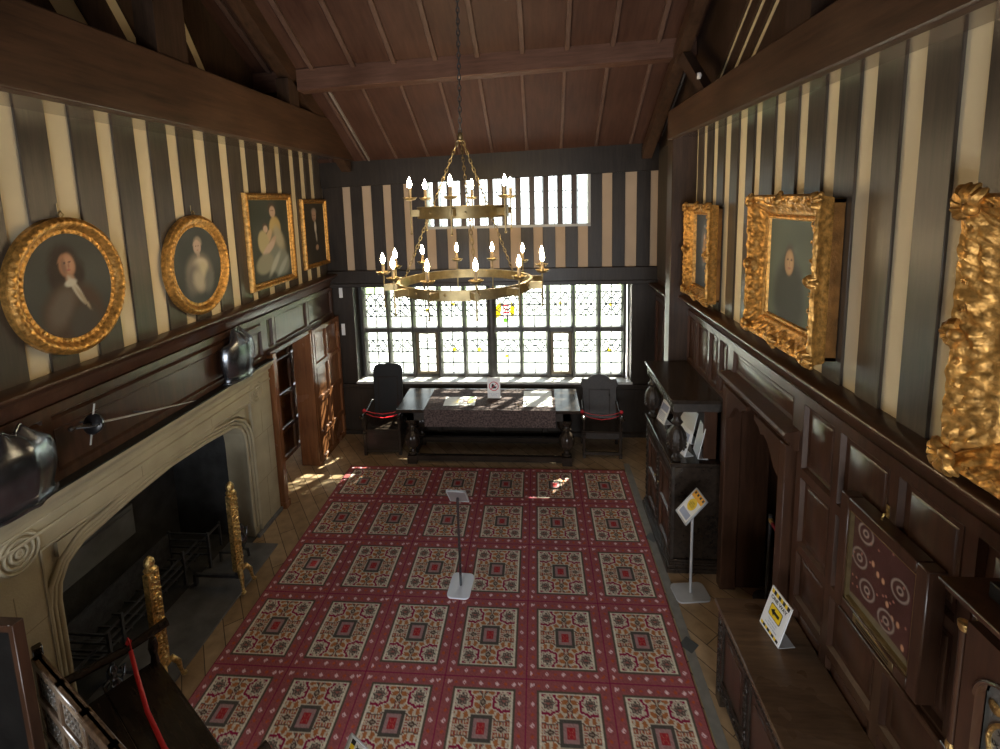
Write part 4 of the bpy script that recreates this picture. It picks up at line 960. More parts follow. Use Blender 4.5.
# ================================================================ ARMCHAIRS BY THE TABLE
def arm_chair(kind, loc, rz, label):
    e = empty('armchair', loc, rz, label, 'chair')
    W_, D_ = .60, .50; sh = .44; bh = 1.34 if kind == 'tall' else 1.14
    b = MB(); b.box(-W_/2, W_/2, -D_/2, D_/2, sh-.03, sh); b.build('seat', TABLEW, e, .006)
    b = MB()
    b.box(-W_/2+.04, W_/2-.04, -D_/2+.02, -D_/2+.04, sh-.13 if kind != 'tall' else .06, sh-.03)
    for s_ in (-1, 1): b.box(s_*(W_/2-.02), s_*(W_/2-.04), -D_/2+.04, D_/2-.04, sh-.13 if kind != 'tall' else .06, sh-.03)
    b.box(-W_/2+.04, W_/2-.04, D_/2-.04, D_/2-.02, .06 if kind == 'tall' else sh-.13, sh-.03)
    b.build('seat_box' if kind == 'tall' else 'seat_rail', CARVED if kind != 'tall' else TABLEW, e, .004)
    for s_ in (-1, 1):
        b = MB(); x = s_*(W_/2-.025)
        if kind == 'tall': b.box(x-.025, x+.025, -D_/2, -D_/2+.05, 0, .66)
        else:
            b.box(x-.025, x+.025, -D_/2, -D_/2+.05, 0, .08); b.lathe([(.02, .08), (.03, .12), (.022, .2), (.03, .28), (.02, .32)], (x, -D_/2+.025, 0), 12); b.box(x-.025, x+.025, -D_/2, -D_/2+.05, .31, .45)
            b.lathe([(.02, .45), (.028, .5), (.02, .58), (.026, .64), (.02, .66)], (x, -D_/2+.025, 0), 12)
        b.build('leg', TABLEW, e, .004)
        b = MB(); b.hexa([(x-.025, D_/2-.05, 0), (x+.025, D_/2-.05, 0), (x+.025, D_/2, 0), (x-.025, D_/2, 0)], [(x-.025, D_/2-.05+.0, sh), (x+.025, D_/2-.05, sh), (x+.025, D_/2, sh), (x-.025, D_/2, sh)])
        b.build('leg', TABLEW, e, .004)
        b = MB(); b.tube([(x, D_/2-.0, .72), (x*1.02, 0, .665), (x*1.05, -D_/2+.05, .665), (x*1.07, -D_/2-.05, .68), (x*1.07, -D_/2-.08, .655)], [.026, .028, .03, .033, .026], 8, flat=.7); b.build('arm', TABLEW, e)
    b = MB(); t = .10
    if kind == 'tall':
        w2 = .235; pts = [(-w2, sh), (w2, sh), (w2+.01, bh-.12), (w2-.02, bh-.05), (w2-.09, bh-.015), (.06, bh-.02), (0, bh), (-.06, bh-.02), (-w2+.09, bh-.015), (-w2+.02, bh-.05), (-w2-.01, bh-.12)]
    else:
        w2 = .27; pts = [(-w2, sh), (w2, sh), (w2, bh-.20), (w2+.03, bh-.15), (w2-.0, bh-.06), (w2-.08, bh-.07), (.10, bh-.0), (0, bh+.02), (-.10, bh), (-w2+.08, bh-.07), (-w2, bh-.06), (-w2-.03, bh-.15), (-w2, bh-.20)]
    yb = D_/2-.045
    vs = [(x, yb+(z-sh)*t, z) for x, z in pts]; vb = [(x, yb+.035+(z-sh)*t, z) for x, z in pts]; n_ = len(pts)
    b._add(vs+vb, [tuple(range(n_)), tuple(range(n_, 2*n_))[::-1]]+[(i+n_, (i+1) % n_+n_, (i+1) % n_, i) for i in range(n_)]); b.build('backrest', CARVED if kind != 'tall' else BLACKW, e, .005)
    b = MB(); zz0, zz1 = sh+.08, bh-.24; w3 = .15
    for q in ((-w3-.02, -w3, zz0, zz1), (w3, w3+.02, zz0, zz1), (-w3-.02, w3+.02, zz0-.02, zz0), (-w3-.02, w3+.02, zz1, zz1+.02)):
        b.hexa([(q[0], yb-.012+(z-sh)*t, z) for z in (q[2],)*1]+[(q[1], yb-.012+(q[2]-sh)*t, q[2]), (q[1], yb-.012+(q[3]-sh)*t, q[3]), (q[0], yb-.012+(q[3]-sh)*t, q[3])],
               [(q[0], yb+.01+(q[2]-sh)*t, q[2]), (q[1], yb+.01+(q[2]-sh)*t, q[2]), (q[1], yb+.01+(q[3]-sh)*t, q[3]), (q[0], yb+.01+(q[3]-sh)*t, q[3])])
    b.build('back_panel_moulding', TABLEW, e)
    b = MB(); b.box(-W_/2+.03, W_/2-.03, -D_/2+.01, -D_/2+.04, .05, .10); b.build('foot_rail', TABLEW, e, .004)
    return e
def ribbon(pts, label, loc, rz, r_=.011):
    b = MB(); b.tube(pts, r_, 6, flat=.5); b.tube([(p[0], p[1]+.01, p[2]-.05-.02*math.sin(PI*i/(len(pts)-1))) for i, p in enumerate(pts)], r_, 6, flat=.5)
    for q in (pts[0], pts[-1]): b.ball(q, (.03, .02, .03), 7)
    o = b.build('red_ribbon', RED); o.location = loc; o.rotation_euler = (0, 0, rz); tag(o, label, 'ribbon', 'red ribbons tied across chairs')
c1 = ((-2.50, 7.28, 0), .05); arm_chair('tall', *c1, 'dark oak armchair with tall rounded back left of the table')
c2 = ((.965, 7.28, 0), -.03); arm_chair('carved', *c2, 'dark oak armchair with carved crested back right of the table')
rb = [(-.30, -.12, .70), (-.16, -.14, .665), (0, -.15, .65), (.16, -.14, .665), (.30, -.12, .70)]
ribbon(rb, 'red ribbon tied between the arms of the tall backed chair', *c1)
ribbon(rb, 'red ribbon tied between the arms of the carved crested chair', *c2, r_=.008)

# ================================================================ NEAR ARMCHAIR (bottom left)
fa = math.atan2(.85, .53)   # facing direction
nc = empty('panel_back_settle', (-2.515, 2.426, .013), fa+PI/2, 'dark oak settle with panelled back at bottom left before the hearth', 'settle')
# local: -Y is forward, +X is to the left hand seen from the front
W_, D_ = 1.60, .66
b = MB()
for k in range(2): b.box(-W_/2, W_/2, -D_/2+k*D_/2+.002, -D_/2+(k+1)*D_/2-.002, .44, .475)
b.build('seat', TABLEW, nc, .005)
b = MB(); b.box(-W_/2+.04, W_/2-.04, -D_/2+.02, -D_/2+.05, .34, .44); b.box(-W_/2+.04, W_/2-.04, D_/2-.05, D_/2-.02, .34, .44)
for s_ in (-1, 1): b.box(s_*(W_/2-.02), s_*(W_/2-.05), -D_/2+.04, D_/2-.04, .34, .44)
b.build('seat_rail', TABLEW, nc, .005)
for s_ in (-1, 1):
    x = s_*(W_/2-.04)
    b = MB(); b.box(x-.03, x+.03, -D_/2, -D_/2+.06, 0, .45); b.lathe([(.02, .45), (.03, .48), (.022, .55), (.034, .62), (.024, .69)], (x, -D_/2+.03, 0), 14); b.build('leg', TABLEW, nc, .005)
    b = MB(); b.hexa([(x-.03, D_/2-.05, 0), (x+.03, D_/2-.05, 0), (x+.03, D_/2, 0), (x-.03, D_/2, 0)], [(x-.03, D_/2-.05, .45), (x+.03, D_/2-.05, .45), (x+.03, D_/2, .45), (x-.03, D_/2, .45)]); b.hexa([(x-.03, D_/2-.05, .45), (x+.03, D_/2-.05, .45), (x+.03, D_/2, .45), (x-.03, D_/2, .45)], [(x-.03, D_/2-.05, 1.14), (x+.03, D_/2-.05, 1.14), (x+.03, D_/2, 1.14), (x-.03, D_/2, 1.14)]); b.build('leg', TABLEW, nc, .006)
    b = MB(); b.tube([(x, D_/2-.02, .80), (x, .10, .76), (x, -.12, .735), (x, -D_/2+.02, .745), (x, -D_/2-.08, .755)], [.034, .036, .036, .040, .042], 10, flat=.75); b.build('arm', TABLEW, nc)
BM = Matrix.Translation((W_/2-.07, D_/2, .50)) @ Matrix.Rotation(.11, 4, 'Z') @ Matrix.Translation((-(W_-.14), 0, 0))
b = MB(); b.M = BM; b.box(0, W_-.14, -.03, -.005, 0, .60)
for x in [k*(W_-.20)/4 for k in range(5)]: b.box(x, x+.06, -.04, .012, 0, .60)
for z_ in (0, .28, .54): b.box(0, W_-.14, -.042, .014, z_, z_+.06)
b.build('back_frame', CHESTW, nc, .005)
b = MB(); b.M = BM
for cx in [.03+(k+.5)*(W_-.20)/4 for k in range(4)]:
    for cz in (.17, .44):
        b.box(cx-.13, cx+.13, -.012, .002, cz-.08, cz+.08)
        for k in range(5):
            for j in range(3): b.ball((cx-.10+k*.05, .002, cz-.05+j*.05), (.018, .006, .014), 6)
b.build('carved_panel', CARVED, nc)
b = MB(); b.tube([(W_/2-.04, -.16, .775), (W_/2-.02, -.16, .76)], .02, 6)
b.tube([(W_/2-.04, -.16, .77), (.62, -.15, .60), (.35, -.12, .51), (0, -.10, .50), (-.35, -.12, .51), (-.62, -.15, .60), (-W_/2+.04, -.16, .77)], .014, 6, flat=.35)
b.tube([(W_/2-.04+.04*math.cos(t), -.16, .755+.05*math.sin(t)) for t in [2*PI*k/12 for k in range(12)]], .006, 5, closed=True)
o = b.build('red_ribbon', RED); o.location = nc.location; o.rotation_euler = nc.rotation_euler; tag(o, 'red ribbon across the seat of the panelled settle at bottom left', 'ribbon', 'red ribbons tied across chairs')
# black board at the left edge
sb = empty('wooden_screen', (-3.155, 2.20, 0), 0, 'tall black wooden screen at the lower left corner beside the stone pier', 'screen')
b = MB(); b.box(-.20, .20, -.012, .012, .05, 1.68); b.build('board', BLACKW, sb)
b = MB(); b.box(.19, .225, -.03, .03, 0, 1.71); b.box(-.225, -.19, -.03, .03, 0, 1.71); b.box(-.2, .2, -.03, .03, 1.665, 1.71); b.box(-.2, .2, -.03, .03, .03, .09); b.build('frame', PANEL, sb, .004)
b = MB()
for s_ in (-1, 1): b.box(s_*.205-.02, s_*.205+.02, -.12, .12, 0, .035)
b.build('foot', OAK_STUD, sb, .004)

# ================================================================ COURT CUPBOARD (right)
cc = empty('court_cupboard', (1.365, 5.355, 0), -PI/2, 'carved dark oak court cupboard with bulbous posts by the right wall', 'cupboard')
CW, CD, CS, CT = 1.17, .50, 1.24, 1.93      # local x across (world -y), y back
h = CW/2
b = MB(); b.box(-h+.03, h-.03, .03, CD, .10, CS-.06); b.build('carcase', TABLEW, cc, .005)
b = MB()
for k, (y_, z0, z1) in enumerate(((-.04, 0, .05), (-.025, .05, .09), (-.01, .09, .12), (.0, .12, .15))): b.box(-h+y_*.3, h-y_*.3, y_, CD, z0, z1)
b.build('plinth', TABLEW, cc, .006)
b = MB(); b.box(-h, h, -.02, CD, CS-.03, CS); b.box(-h+.01, h-.01, -.01, CD, CS-.05, CS-.03); b.build('shelf', TABLEW, cc, .006)
b = MB(); b.box(-h+.02, h-.02, .0, .03, CS-.19, CS-.05)
for k in range(26):
    x = -h+.06+k*(CW-.12)/25; b.ball((x, -.002, CS-.12), (.02, .012, .045), 6)
b.build('carved_frieze', CARVED, cc)
for x in (-h+.05, -.0, h-.05):
    b = MB(); b.box(x-.04, x+.04, .0, .03, .15, CS-.19)
    for k in range(16): b.ball((x+.012*(-1)**k, -.002, .2+k*.055), (.02, .012, .022), 6)
    b.build('carved_stile', CARVED, cc)
for s_ in (-1, 1):
    b = MB(); b.M = MT(-h+.09 if s_ < 0 else .04, .02, .16); b.panel(h-.13, CS-.36, [], [.42], st=.05, d=.025, raised=True); dr = b.build('door', PANEL, cc)
    b = MB(); b.ball(((-.07 if s_ < 0 else .07), -.01, .72), .014, 8); b.build('door_knob', BRASS_D, dr)
for s_ in (-1, 1):
    b = MB(); x = s_*(h-.07); bulb_leg(b, x, .055, CS, CT-.12-CS, .095, 24, 10)
    for k in range(10):
        a = 2*PI*k/10
        for j in range(4): b.ball((x+.088*math.cos(a), .055+.088*math.sin(a), CS+.16+j*.035), (.014, .014, .018), 6)
    b.build('bulbous_post', CARVED, cc)
b = MB(); b.box(-h+.1, h-.1, CD-.03, CD, CS, CT-.12); b.box(h-.13, h-.10, CD-.16, CD, CS, CT-.12)
b.box(-h+.10, -h+.13, CD-.16, CD, CS, CT-.12); b.build('upper_back', PANEL, cc)
b = MB(); b.box(-h, h, -.0, CD, CT-.13, CT-.03)
for k in range(18): b.ball((-h+.06+k*(CW-.12)/17, -.004, CT-.08), (.03, .012, .028), 6)
b.build('upper_frieze', CARVED, cc)
b = MB(); b.box(-h-.02, h+.02, -.03, CD, CT-.03, CT); b.box(-h-.01, h+.01, -.015, CD, CT-.045, CT-.03); b.build('top', TABLEW, cc, .005)
# display boards on its shelf
def board(y, x, w_, hh, rz, tilt, label, mat=WHITE, lines=True, kind='display_board'):
    e = empty(kind, (x, y, CS+.001), rz, label, 'display board', 'white display boards on the cupboard shelf')
    b = MB(); b.M = Matrix.Rotation(-tilt, 4, 'X'); b.box(-w_/2, w_/2, -.003, .003, 0, hh); b.build('board', mat, e)
    b = MB(); b.box(-w_/2, w_/2, -.003, .10, 0, .004); b.build('foot', mat, e)
    if lines:
        b = MB(); b.M = Matrix.Rotation(-tilt, 4, 'X')
        b.box(-w_*.38, w_*.38, -.0045, -.003, hh*.55, hh*.86)
        for k in range(5): b.box(-w_*.38, w_*.3, -.0045, -.003, hh*(.12+.075*k), hh*(.145+.075*k))
        b.build('print', BLUEG, e)
    return e
board(5.72, 1.48, .20, .26, -PI/2+.2, .35, 'small white notice at the window end of the cupboard shelf')
board(4.99, 1.50, .20, .28, -PI/2+.25, .3, 'white notice leaning behind the near carved post of the cupboard')
board(5.40, 1.66, .46, .36, -PI/2+.05, .2, 'large white board at the back of the cupboard shelf', lines=False)
board(4.97, 1.66, .22, .34, -PI/2-.1, .2, 'upright white board at the near end of the cupboard shelf', lines=False)

# ================================================================ SIGN STANDS
def sign_stand(loc, rz, ph, tilt, label, plate=None, base=WHITEB, pole=STEEL, bw=.30, bd=.36, roll=0.):
    e = empty('sign_stand', loc, rz, label, 'sign')
    b = MB(); n_ = 6; pts = []
    r_ = .05
    for cx, cy, a0 in ((bw/2-r_, bd/2-r_, 0), (-bw/2+r_, bd/2-r_, PI/2), (-bw/2+r_, -bd/2+r_, PI), (bw/2-r_, -bd/2+r_, 1.5*PI)):
        for k in range(n_+1): a = a0+k*PI/2/n_; pts.append((cx+r_*math.cos(a), cy+r_*math.sin(a)))
    b.prism(pts, 'z', .001, .016); b.build('base', base, e, .003)
    b = MB(); b.tube([(0, 0, .014), (0, 0, ph)], .013, 10); b.build('pole', pole, e)
    pl = bpy.data.objects.new('sign_plate', None)
    b = MB(); w_, hh = .225, .315; b.box(-w_/2, w_/2, -.004, .008, -hh/2, hh/2); p = b.build('sign_plate', GREYB, e)
    p.location = (0, -.012, ph); p.rotation_euler = (-tilt, roll, 0)
    b = MB()
    for q in ((-w_/2, -w_/2+.012, -hh/2, hh/2), (w_/2-.012, w_/2, -hh/2, hh/2), (-w_/2, w_/2, -hh/2, -hh/2+.012), (-w_/2, w_/2, hh/2-.012, hh/2)): b.box(q[0], q[1], -.010, .010, q[2], q[3])
    b.build('plate_rim', SILVER, p, .002)
    return e, p
def stripes(p, w_, z0, z1, n_=8, y=-.0062, mats=(YEL, BLK), gap=None):
    for mi_, mt in enumerate(mats):
        b = MB(); s_ = w_/n_
        for k in range(mi_, n_, 2):
            x = -w_/2+k*s_; k2 = (z1-z0)*.5
            xa, xb = x, x+s_
            b.prism([(xa, z0), (xb, z0), (min(xb+k2*.0, w_/2), z1), (xa, z1)], 'y', y, y+.0015)
        b.build('chevron_band', mt, p)
# middle stand, its back to the gallery
e, p = sign_stand((-.84, 4.47, .012), -.06, .99, math.radians(62), 'slim sign stand with white base standing mid-carpet, back to the camera', bw=.235, bd=.33)
b = MB(); b.box(-.095, .095, -.0055, -.004, -.14, .14); b.build('notice', WHITE, p)
p.rotation_euler = (math.radians(-37), 0, PI); p.location = (0, .02, 1.0); p.scale = (.9, 1, .85)
# right stand by the cupboard
e, p = sign_stand((1.49, 4.50, 0), -PI/2+.12, .95, math.radians(42), 'slim sign stand with yellow dot notice beside the cupboard', base=SILVER, pole=SILVER, bw=.24, bd=.34)
b = MB(); b.box(-.098, .098, -.0055, -.004, -.143, .143); b.build('notice', WHITE, p)
b = MB(); b.box(-.098, .098, -.0062, -.0055, .075, .143); b.build('header', ORNG, p)
b = MB()
for k in range(4): b.box(-.085+k*.05, -.06+k*.05, -.0068, -.0062, .11, .135)
b.build('header_marks', BLK, p)
b = MB(); b.lathe([(.062, 0), (.062, .0012)], (0, 0, 0), 28); b.v = [(q[0], -.0070-q[2], q[1]+.018) for q in b.v]; b.build('yellow_dot', YEL, p)
for k in range(3): text_obj(['PLEASE', 'KEEP YOUR', 'DISTANCE'][k], .016, BLK, p, (0, -.0086, .038-.02*k), (PI/2, 0, 0))
b = MB(); b.box(-.08, .08, -.0065, -.0055, -.125, -.06); b.build('picture', BLUEG, p)
# front stand at the bottom of the picture
def one_way(p, big=True):
    b = MB(); b.box(-.098, .098, -.0055, -.004, -.143, .143); b.build('notice', WHITE, p)
    stripes(p, .19, .110, .138); stripes(p, .19, -.138, -.118)
    text_obj('ONE WAY', .036, BLK, p, (0, -.0066, .085), (PI/2, 0, 0), 'lettering', .0006)
    b = MB(); r_ = .012; pts = []
    for cx, cz, a0 in ((.062-r_, .055-r_, 0), (-.062+r_, .055-r_, PI/2), (-.062+r_, -.035+r_, PI), (.062-r_, -.035+r_, 1.5*PI)):
        for k in range(5): a = a0+k*PI/8; pts.append((cx+r_*math.cos(a), cz+r_*math.sin(a)))
    b.prism(pts, 'y', -.0068, -.0056); b.build('sign_border', BLK, p)
    b = MB(); b.prism([(x*.92, (z-.01)*.9+.01) for x, z in pts], 'y', -.0080, -.0066); b.build('sign_field', YEL, p)
    b = MB(); b.prism([(-.045, .01), (-.012, .036), (-.012, .021), (.04, .021), (.04, -.001), (-.012, -.001), (-.012, -.016)], 'y', -.0092, -.0078); b.build('arrow', BLK, p)
    for k, s_ in enumerate(('Please follow the', 'one way system', 'and keep your distance')): text_obj(s_, .0135, BLUEG, p, (0, -.0066, -.055-.02*k), (PI/2, 0, 0))
e, p = sign_stand((-1.00, 2.17, .012), PI/2-.05, .88, math.radians(46), 'one way sign on a stand, cut off by the bottom edge', base=WHITEB, pole=SILVER)
one_way(p)

# ================================================================ CHEST AND ITS SIGN
cs = empty('carved_chest', (1.37, 2.66, 0), -PI/2, 'carved dark oak chest in the lower right against the panelling', 'chest')
KW, KD, KH = 1.66, .49, .87; h = KW/2
b = MB(); b.box(-h, h, -.03, KD, KH-.035, KH); b.box(-h+.01, h-.01, -.018, KD, KH-.05, KH-.035); b.build('lid', CHESTW, cs, .006)
b = MB(); b.box(-h+.03, h-.03, .03, KD-.01, .12, KH-.05); b.build('carcase', TABLEW, cs, .005)
for x0, x1 in ((-h+.01, -h+.10), (h-.10, h-.01)):
    for y0, y1 in ((.0, .08), (KD-.09, KD-.01)):
        b = MB(); b.box(x0, x1, y0, y1, 0, KH-.05); b.build('leg', TABLEW, cs, .005)
def carved_strip(x0, x1, z0, z1, name):
    b = MB(); b.box(x0, x1, .005, .03, z0, z1); L_ = max(x1-x0, z1-z0); n_ = int(L_/.045); hor = (x1-x0) > (z1-z0)
    for k in range(n_):
        t = (k+.5)/n_; x = x0+(x1-x0)*(t if hor else .5); z_ = z0+(z1-z0)*(.5 if hor else t); r_ = .020
        ph = k*2.2
        b.tube([(x+math.cos(ph+a)*r_*(1-a/9), .0, z_+math.sin(ph+a)*r_*(1-a/9)) for a in (0, 1, 2, 3, 4, 5)], .0075, 6)
        b.ball((x+.018*math.cos(ph), .0, z_-.022*math.sin(ph)), (.010, .009, .010), 6)
    return b.build(name, CARVED, cs)
carved_strip(-h+.10, h-.10, KH-.16, KH-.06, 'carved_rail'); carved_strip(-h+.10, h-.10, .12, .24, 'carved_rail')
for x in (-h+.055, -.32, .30, h-.055): carved_strip(x-.05, x+.05, .24 if abs(x) < .6 else .1, KH-.16, 'carved_stile')
for x0, x1 in ((-h+.10, -.37), (-.27, .25), (.35, h-.10)):
    b = MB(); b.box(x0, x1, .018, .03, .24, KH-.16); b.box(x0+.05, x1-.05, .010, .022, .30, KH-.22); b.build('front_panel', PANEL, cs, .008)
sg = empty('chest_notice', (1.60, 3.17, KH+.001), -PI/2+.12, 'one way notice with yellow arrow standing on the chest', 'sign')
b = MB(); b.box(-.108, .108, .0, .12, 0, .003); b.build('stand_foot', SILVER, sg)
b = MB(); b.box(-.108, .108, -.004, .004, -.150, .150); p = b.build('sign_card', WHITE, sg); p.location = (0, .045, .15); p.rotation_euler = (-.30, 0, 0)
one_way(p)

# ================================================================ WALL PICTURE (embroidered panel)
pc = empty('embroidery_case', (1.86, 2.46, 1.885), -PI/2, 'wooden glazed case of embroidered fabric on the right panelling', 'framed textile')
pw, phh = .64, .70; dd = .09
lay = []
for k in range(9): lay.append((.2+.08*k, .85-.085*k+.06*math.sin(k*2), .022, .030, 0, (.55, .30, .18), .3))
for (x, z_) in ((.22, .86), (.3, .3), (.75, .65), (.6, .22), (.15, .55)):
    lay += [(x, z_, .13, .10, .7, (.30, .25, .22), .1), (x, z_, .11, .08, .7, (.08, .032, .028), .1), (x, z_, .05, .04, .7, (.34, .27, .23), .2), (x, z_, .03, .02, .7, (.06, .03, .03), .2)]
for k in range(22): lay.append((random.random(), random.random()*.85+.12, .012, .012, 0, (.40, .18, .14), .3))
lay.append((.5, .05, .6, .06, 0, (.16, .13, .08), .1))
paint_canvas('embroidery', pw-.14, phh-.14, lay, (.075, .028, .025), pc, False, -dd+.035, 110, .4, EMBR)
b = MB(); a_, c_ = pw/2, phh/2; fw = .07
for q in ((-a_, -a_+fw, -c_, c_), (a_-fw, a_, -c_, c_), (-a_+fw, a_-fw, -c_, -c_+fw), (-a_+fw, a_-fw, c_-fw, c_)): b.box(q[0], q[1], -dd, 0, q[2], q[3])
b.box(-a_+.02, a_-.02, -.02, 0, -c_+.02, c_-.02); b.build('case_frame', PANEL, pc, .006)
b = MB()
for q in ((-a_+fw, -a_+fw+.012, -c_+fw, c_-fw), (a_-fw-.012, a_-fw, -c_+fw, c_-fw), (-a_+fw, a_-fw, -c_+fw, -c_+fw+.016), (-a_+fw, a_-fw, c_-fw-.012, c_-fw)): b.box(q[0], q[1], -dd+.012, -dd+.035, q[2], q[3])
b.build('gilt_slip', BRASS_D, pc)
b = MB(); b.box(-.14, .17, -dd-.004, -dd+.001, -phh/2+.012, -phh/2+.06); pq = b.build('brass_plaque', BRASS_D, pc, .002); pq['label'] = 'brass plaque'
for k in range(2):
    b = MB(); b.box(-.11, .14, -dd-.0052, -dd-.004, -phh/2+.024+.016*k, -phh/2+.030+.016*k); b.build('engraved_line', BLACKW, pq)
b = MB(); b.box(-.42, .42, -.035, 0, -.02, .02); o = b.build('picture_ledge', PANEL, None, .006); o.location = (1.858, 2.40, 1.425); o.rotation_euler = (0, 0, -PI/2); tag(o, 'narrow dark wooden ledge on the panelling under the embroidered case', 'ledge')

# ================================================================ LONGCASE CLOCK (right edge)
lc = empty('longcase_clock', (1.545, 1.485, 0), -PI/2, 'dark wooden longcase clock with arched silvery dial at lower right edge', 'clock')
hw = .235; dp = .31
b = MB(); b.box(-hw-.01, hw+.01, 0, dp, 0, .45); b.box(-hw-.03, hw+.03, -.02, dp, 0, .09); b.build('base', PANEL, lc, .006)
b = MB(); b.box(-.17, .17, .03, dp, .45, 1.80); b.build('trunk', PANEL, lc, .006)
b = MB(); b.box(-.12, .12, .012, .03, .55, 1.60); b.build('trunk_door', PANEL, lc, .006)
b = MB()
HZ0, HZ1 = 1.82, 2.42
b.box(-hw, hw, .02, dp, HZ0-.06, HZ0); b.box(-hw-.02, hw+.02, -.01, dp, HZ0, HZ0+.03)
b.box(-hw, -hw+.05, .04, dp, HZ0, HZ1); b.box(hw-.05, hw, .04, dp, HZ0, HZ1); b.box(-hw, hw, dp-.02, dp, HZ0, HZ1)
b.box(-hw, hw, .04, dp, HZ1, HZ1+.04); b.build('hood', PANEL, lc, .005)
b = MB()
pts = [(-.20, HZ0+.03), (.20, HZ0+.03), (.20, HZ1), (-.20, HZ1)]
inner = [(-.145, HZ0+.08), (.145, HZ0+.08), (.145, HZ0+.36)]+[(.145*math.cos(a), HZ0+.37+.12*math.sin(a)) for a in [PI*k/12 for k in range(0, 13)]]+[(-.145, HZ0+.36)]
b.box(-.20, .20, .0, .035, HZ0+.03, HZ0+.08); b.box(-.20, -.145, .0, .035, HZ0+.08, HZ1); b.box(.145, .20, .0, .035, HZ0+.08, HZ1)
ar = [(.145*math.cos(PI*k/12), HZ0+.37+.12*math.sin(PI*k/12)) for k in range(13)]
for p_, q_ in zip(ar[:-1], ar[1:]): b.hexa([(p_[0], 0, p_[1]), (p_[0], 0, HZ1), (q_[0], 0, HZ1), (q_[0], 0, q_[1])], [(p_[0], .035, p_[1]), (p_[0], .035, HZ1), (q_[0], .035, HZ1), (q_[0], .035, q_[1])])
b.tube([(x, -.002, z_) for x, z_ in inner[2:]], .008, 6)
b.build('hood_door', PANEL, lc)
b = MB(); b.box(-.15, .15, .045, .05, HZ0+.05, HZ0+.37); b.prism([(x, z_) for x, z_ in ar], 'y', .045, .05); dl = b.build('dial', plain('silvered_dial', (.27, .27, .25), .35, .6, .3, 12, .3), lc)
b = MB(); b.tube([(.125*math.cos(t), .042, HZ0+.21+.125*math.sin(t)) for t in [2*PI*k/36 for k in range(36)]], .008, 6, closed=True)
for k in range(4):
    sx, sz = (-1, 1)[k % 2], (-1, 1)[k//2]; b.ball((sx*.115, .042, HZ0+.21+sz*.13), (.025, .006, .025), 8)
b.build('chapter_ring', BRASS, dl)
for k in range(12):
    a = PI/2-2*PI*(k+1)/12; text_obj(['I', 'II', 'III', 'IIII', 'V', 'VI', 'VII', 'VIII', 'IX', 'X', 'XI', 'XII'][k], .028, BLK, dl, (.10*math.cos(a), .0425, HZ0+.21+.10*math.sin(a)), (PI/2, 0, 0), 'numeral')
b = MB(); b.prism([(-.004, HZ0+.20), (.004, HZ0+.20), (.001, HZ0+.29), (-.001, HZ0+.29)], 'y', .036, .038); b.prism([(.0, HZ0+.206), (.07, HZ0+.225), (.0, HZ0+.214)], 'y', .034, .036); b.build('hands', BLK, dl)
for s_ in (-1, 1):
    b = MB(); x = s_*(hw-.012)
    b.lathe([(.016, HZ0+.06), (.014, HZ0+.10), (.014, HZ1-.09), (.016, HZ1-.06)], (x, .012, 0), 12); c = b.build('column', PANEL, lc)
    for pr_ in ([(.020, HZ0+.03), (.020, HZ0+.045), (.014, HZ0+.065)], [(.014, HZ1-.065), (.020, HZ1-.05), (.022, HZ1-.03)]):
        b = MB(); b.lathe(pr_, (x, .012, 0), 12); b.build('brass_capital', BRASS, c)
b = MB()
for k, (o_, z0, z1) in enumerate(((.02, HZ1+.04, HZ1+.06), (.045, HZ1+.06, HZ1+.085), (.06, HZ1+.085, HZ1+.10))): b.box(-hw-o_, hw+o_, .02-o_, dp, z0, z1)
b.build('cornice', PANEL, lc, .004)
b = MB(); b.box(-hw+.03, hw-.03, .06, dp, HZ1+.10, HZ1+.16); b.box(-hw+.05, hw-.05, .075, dp-.01, HZ1+.16, HZ1+.175); b.build('caddy_top', BLACKW, lc, .004)

# ================================================================ SMALL THINGS
e = empty('rope_barrier', (2.2, 4.44, 0), 0, 'dark red barrier rope on a brass hook in the right hand doorway', 'rope')
b = MB(); b.lathe([(.12, 0), (.12, .015), (.02, .03), (.015, .05), (.015, .90), (.02, .92)], (0, 0, 0), 16); b.build('post', IRON, e)
b = MB(); b.tube([(0, -.04, .86), (0, -.16, .84), (0, -.40, .86), (0, -.75, .92), (0, -1.1, 1.0)], .018, 8); b.build('rope', DKRED, e)
b = MB(); b.tube([(0, 0, .87), (0, -.05, .86)], .022, 8); b.ball((0, -.01, .87), .024); b.build('brass_end', BRASS, e)
b = MB(); b.M = MT(2.995, 4.35, 1.25, -PI/2); b.box(-.25, .25, -.006, 0, 0, .30); tag(b.build('lobby_notice', plain('dull_card', (.33, .31, .27), .5)), 'dull pale notice on the wall inside the right doorway', 'notice')
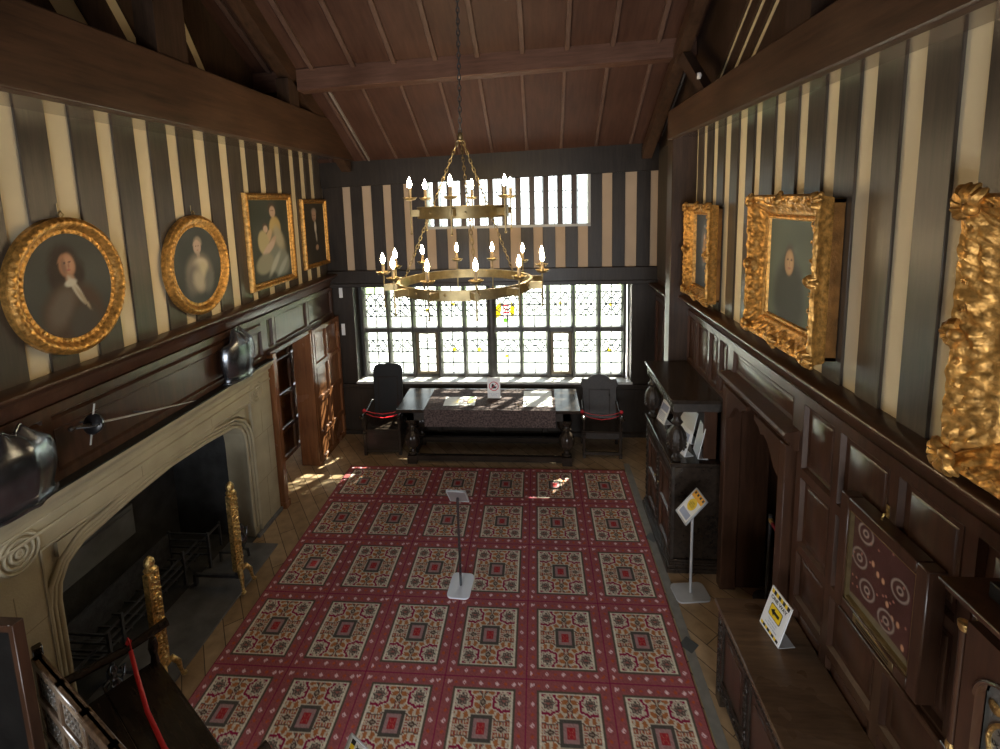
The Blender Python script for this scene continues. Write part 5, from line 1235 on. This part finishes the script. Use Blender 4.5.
for k, (z_, lb) in enumerate(((2.42, 'upper small white plate beside the bay window on the left'), (1.77, 'lower small white plate beside the bay window on the left'))):  # two small white rectangles on the dark strip left of the window
    b = MB(); b.box(-.03, .03, -.012, 0, 0, .20); o = b.build('white_plate', WHITE, None, .004); o.location = (-3.30, YB-.0, z_); tag(o, lb, 'switch plate', 'white plates beside the window')
b = MB(); b.box(-.015, .015, -.03, 0, -.03, .03); b.ball((0, -.035, 0), (.022, .02, .03)); o = b.build('security_sensor', WHITE); o.location = (1.64, 5.15, 5.16); tag(o, 'small white security sensor on the right roof timbers', 'sensor')
# a little brass hook above the embroidered case
b = MB(); b.tube([(0, 0, 0), (-.02, 0, .0), (-.03, 0, -.03), (-.02, 0, -.05)], .005, 6); b.box(-.004, .0, -.01, .01, -.02, .05); o = b.build('picture_hook', BRASS); o.location = (1.845, 2.51, 2.27); tag(o, 'little brass hook on the panelling above the embroidered case', 'hook')

# unseen tree added outside; its crown keeps sun off the strip window
def tree(x, y, h_, r_, label, seed, leaves=2600):
    rn = random.Random(seed); e = empty('tree', (x, y, -.99), 0, label, 'tree', 'unseen foliage added to shade the strip window')
    b = MB(); b.tube([(0, 0, .0), (.1, 0, h_*.3), (0, .1, h_*.7)], [.22, .17, .08], 8); b.build('trunk', BARK, e)
    vs = []; fs = []
    for k in range(leaves):
        d = Vector((rn.gauss(0, 1), rn.gauss(0, 1), rn.gauss(0, 1))).normalized()*r_*(.55+.45*rn.random()); c = Vector((0, 0, h_*.68 if leaves == 2600 else h_-1.4))+Vector((d.x, d.y, d.z*.9))
        a = Vector((rn.uniform(-1, 1), rn.uniform(-1, 1), rn.uniform(-1, 1))).normalized()*.17; n2 = a.cross(Vector((rn.uniform(-1, 1), rn.uniform(-1, 1), rn.uniform(-1, 1)))).normalized()*.09
        o_ = len(vs); vs += [c-a, c+n2, c+a, c-n2]; fs.append((o_, o_+1, o_+2, o_+3))
    b = MB(); b._add(vs, fs); b.build('crown', LEAF, e)
tree(5.46, 17.4, 19.2, 2.25, 'unseen tall tree added outside to shade the strip window from sun', 3, 7000)
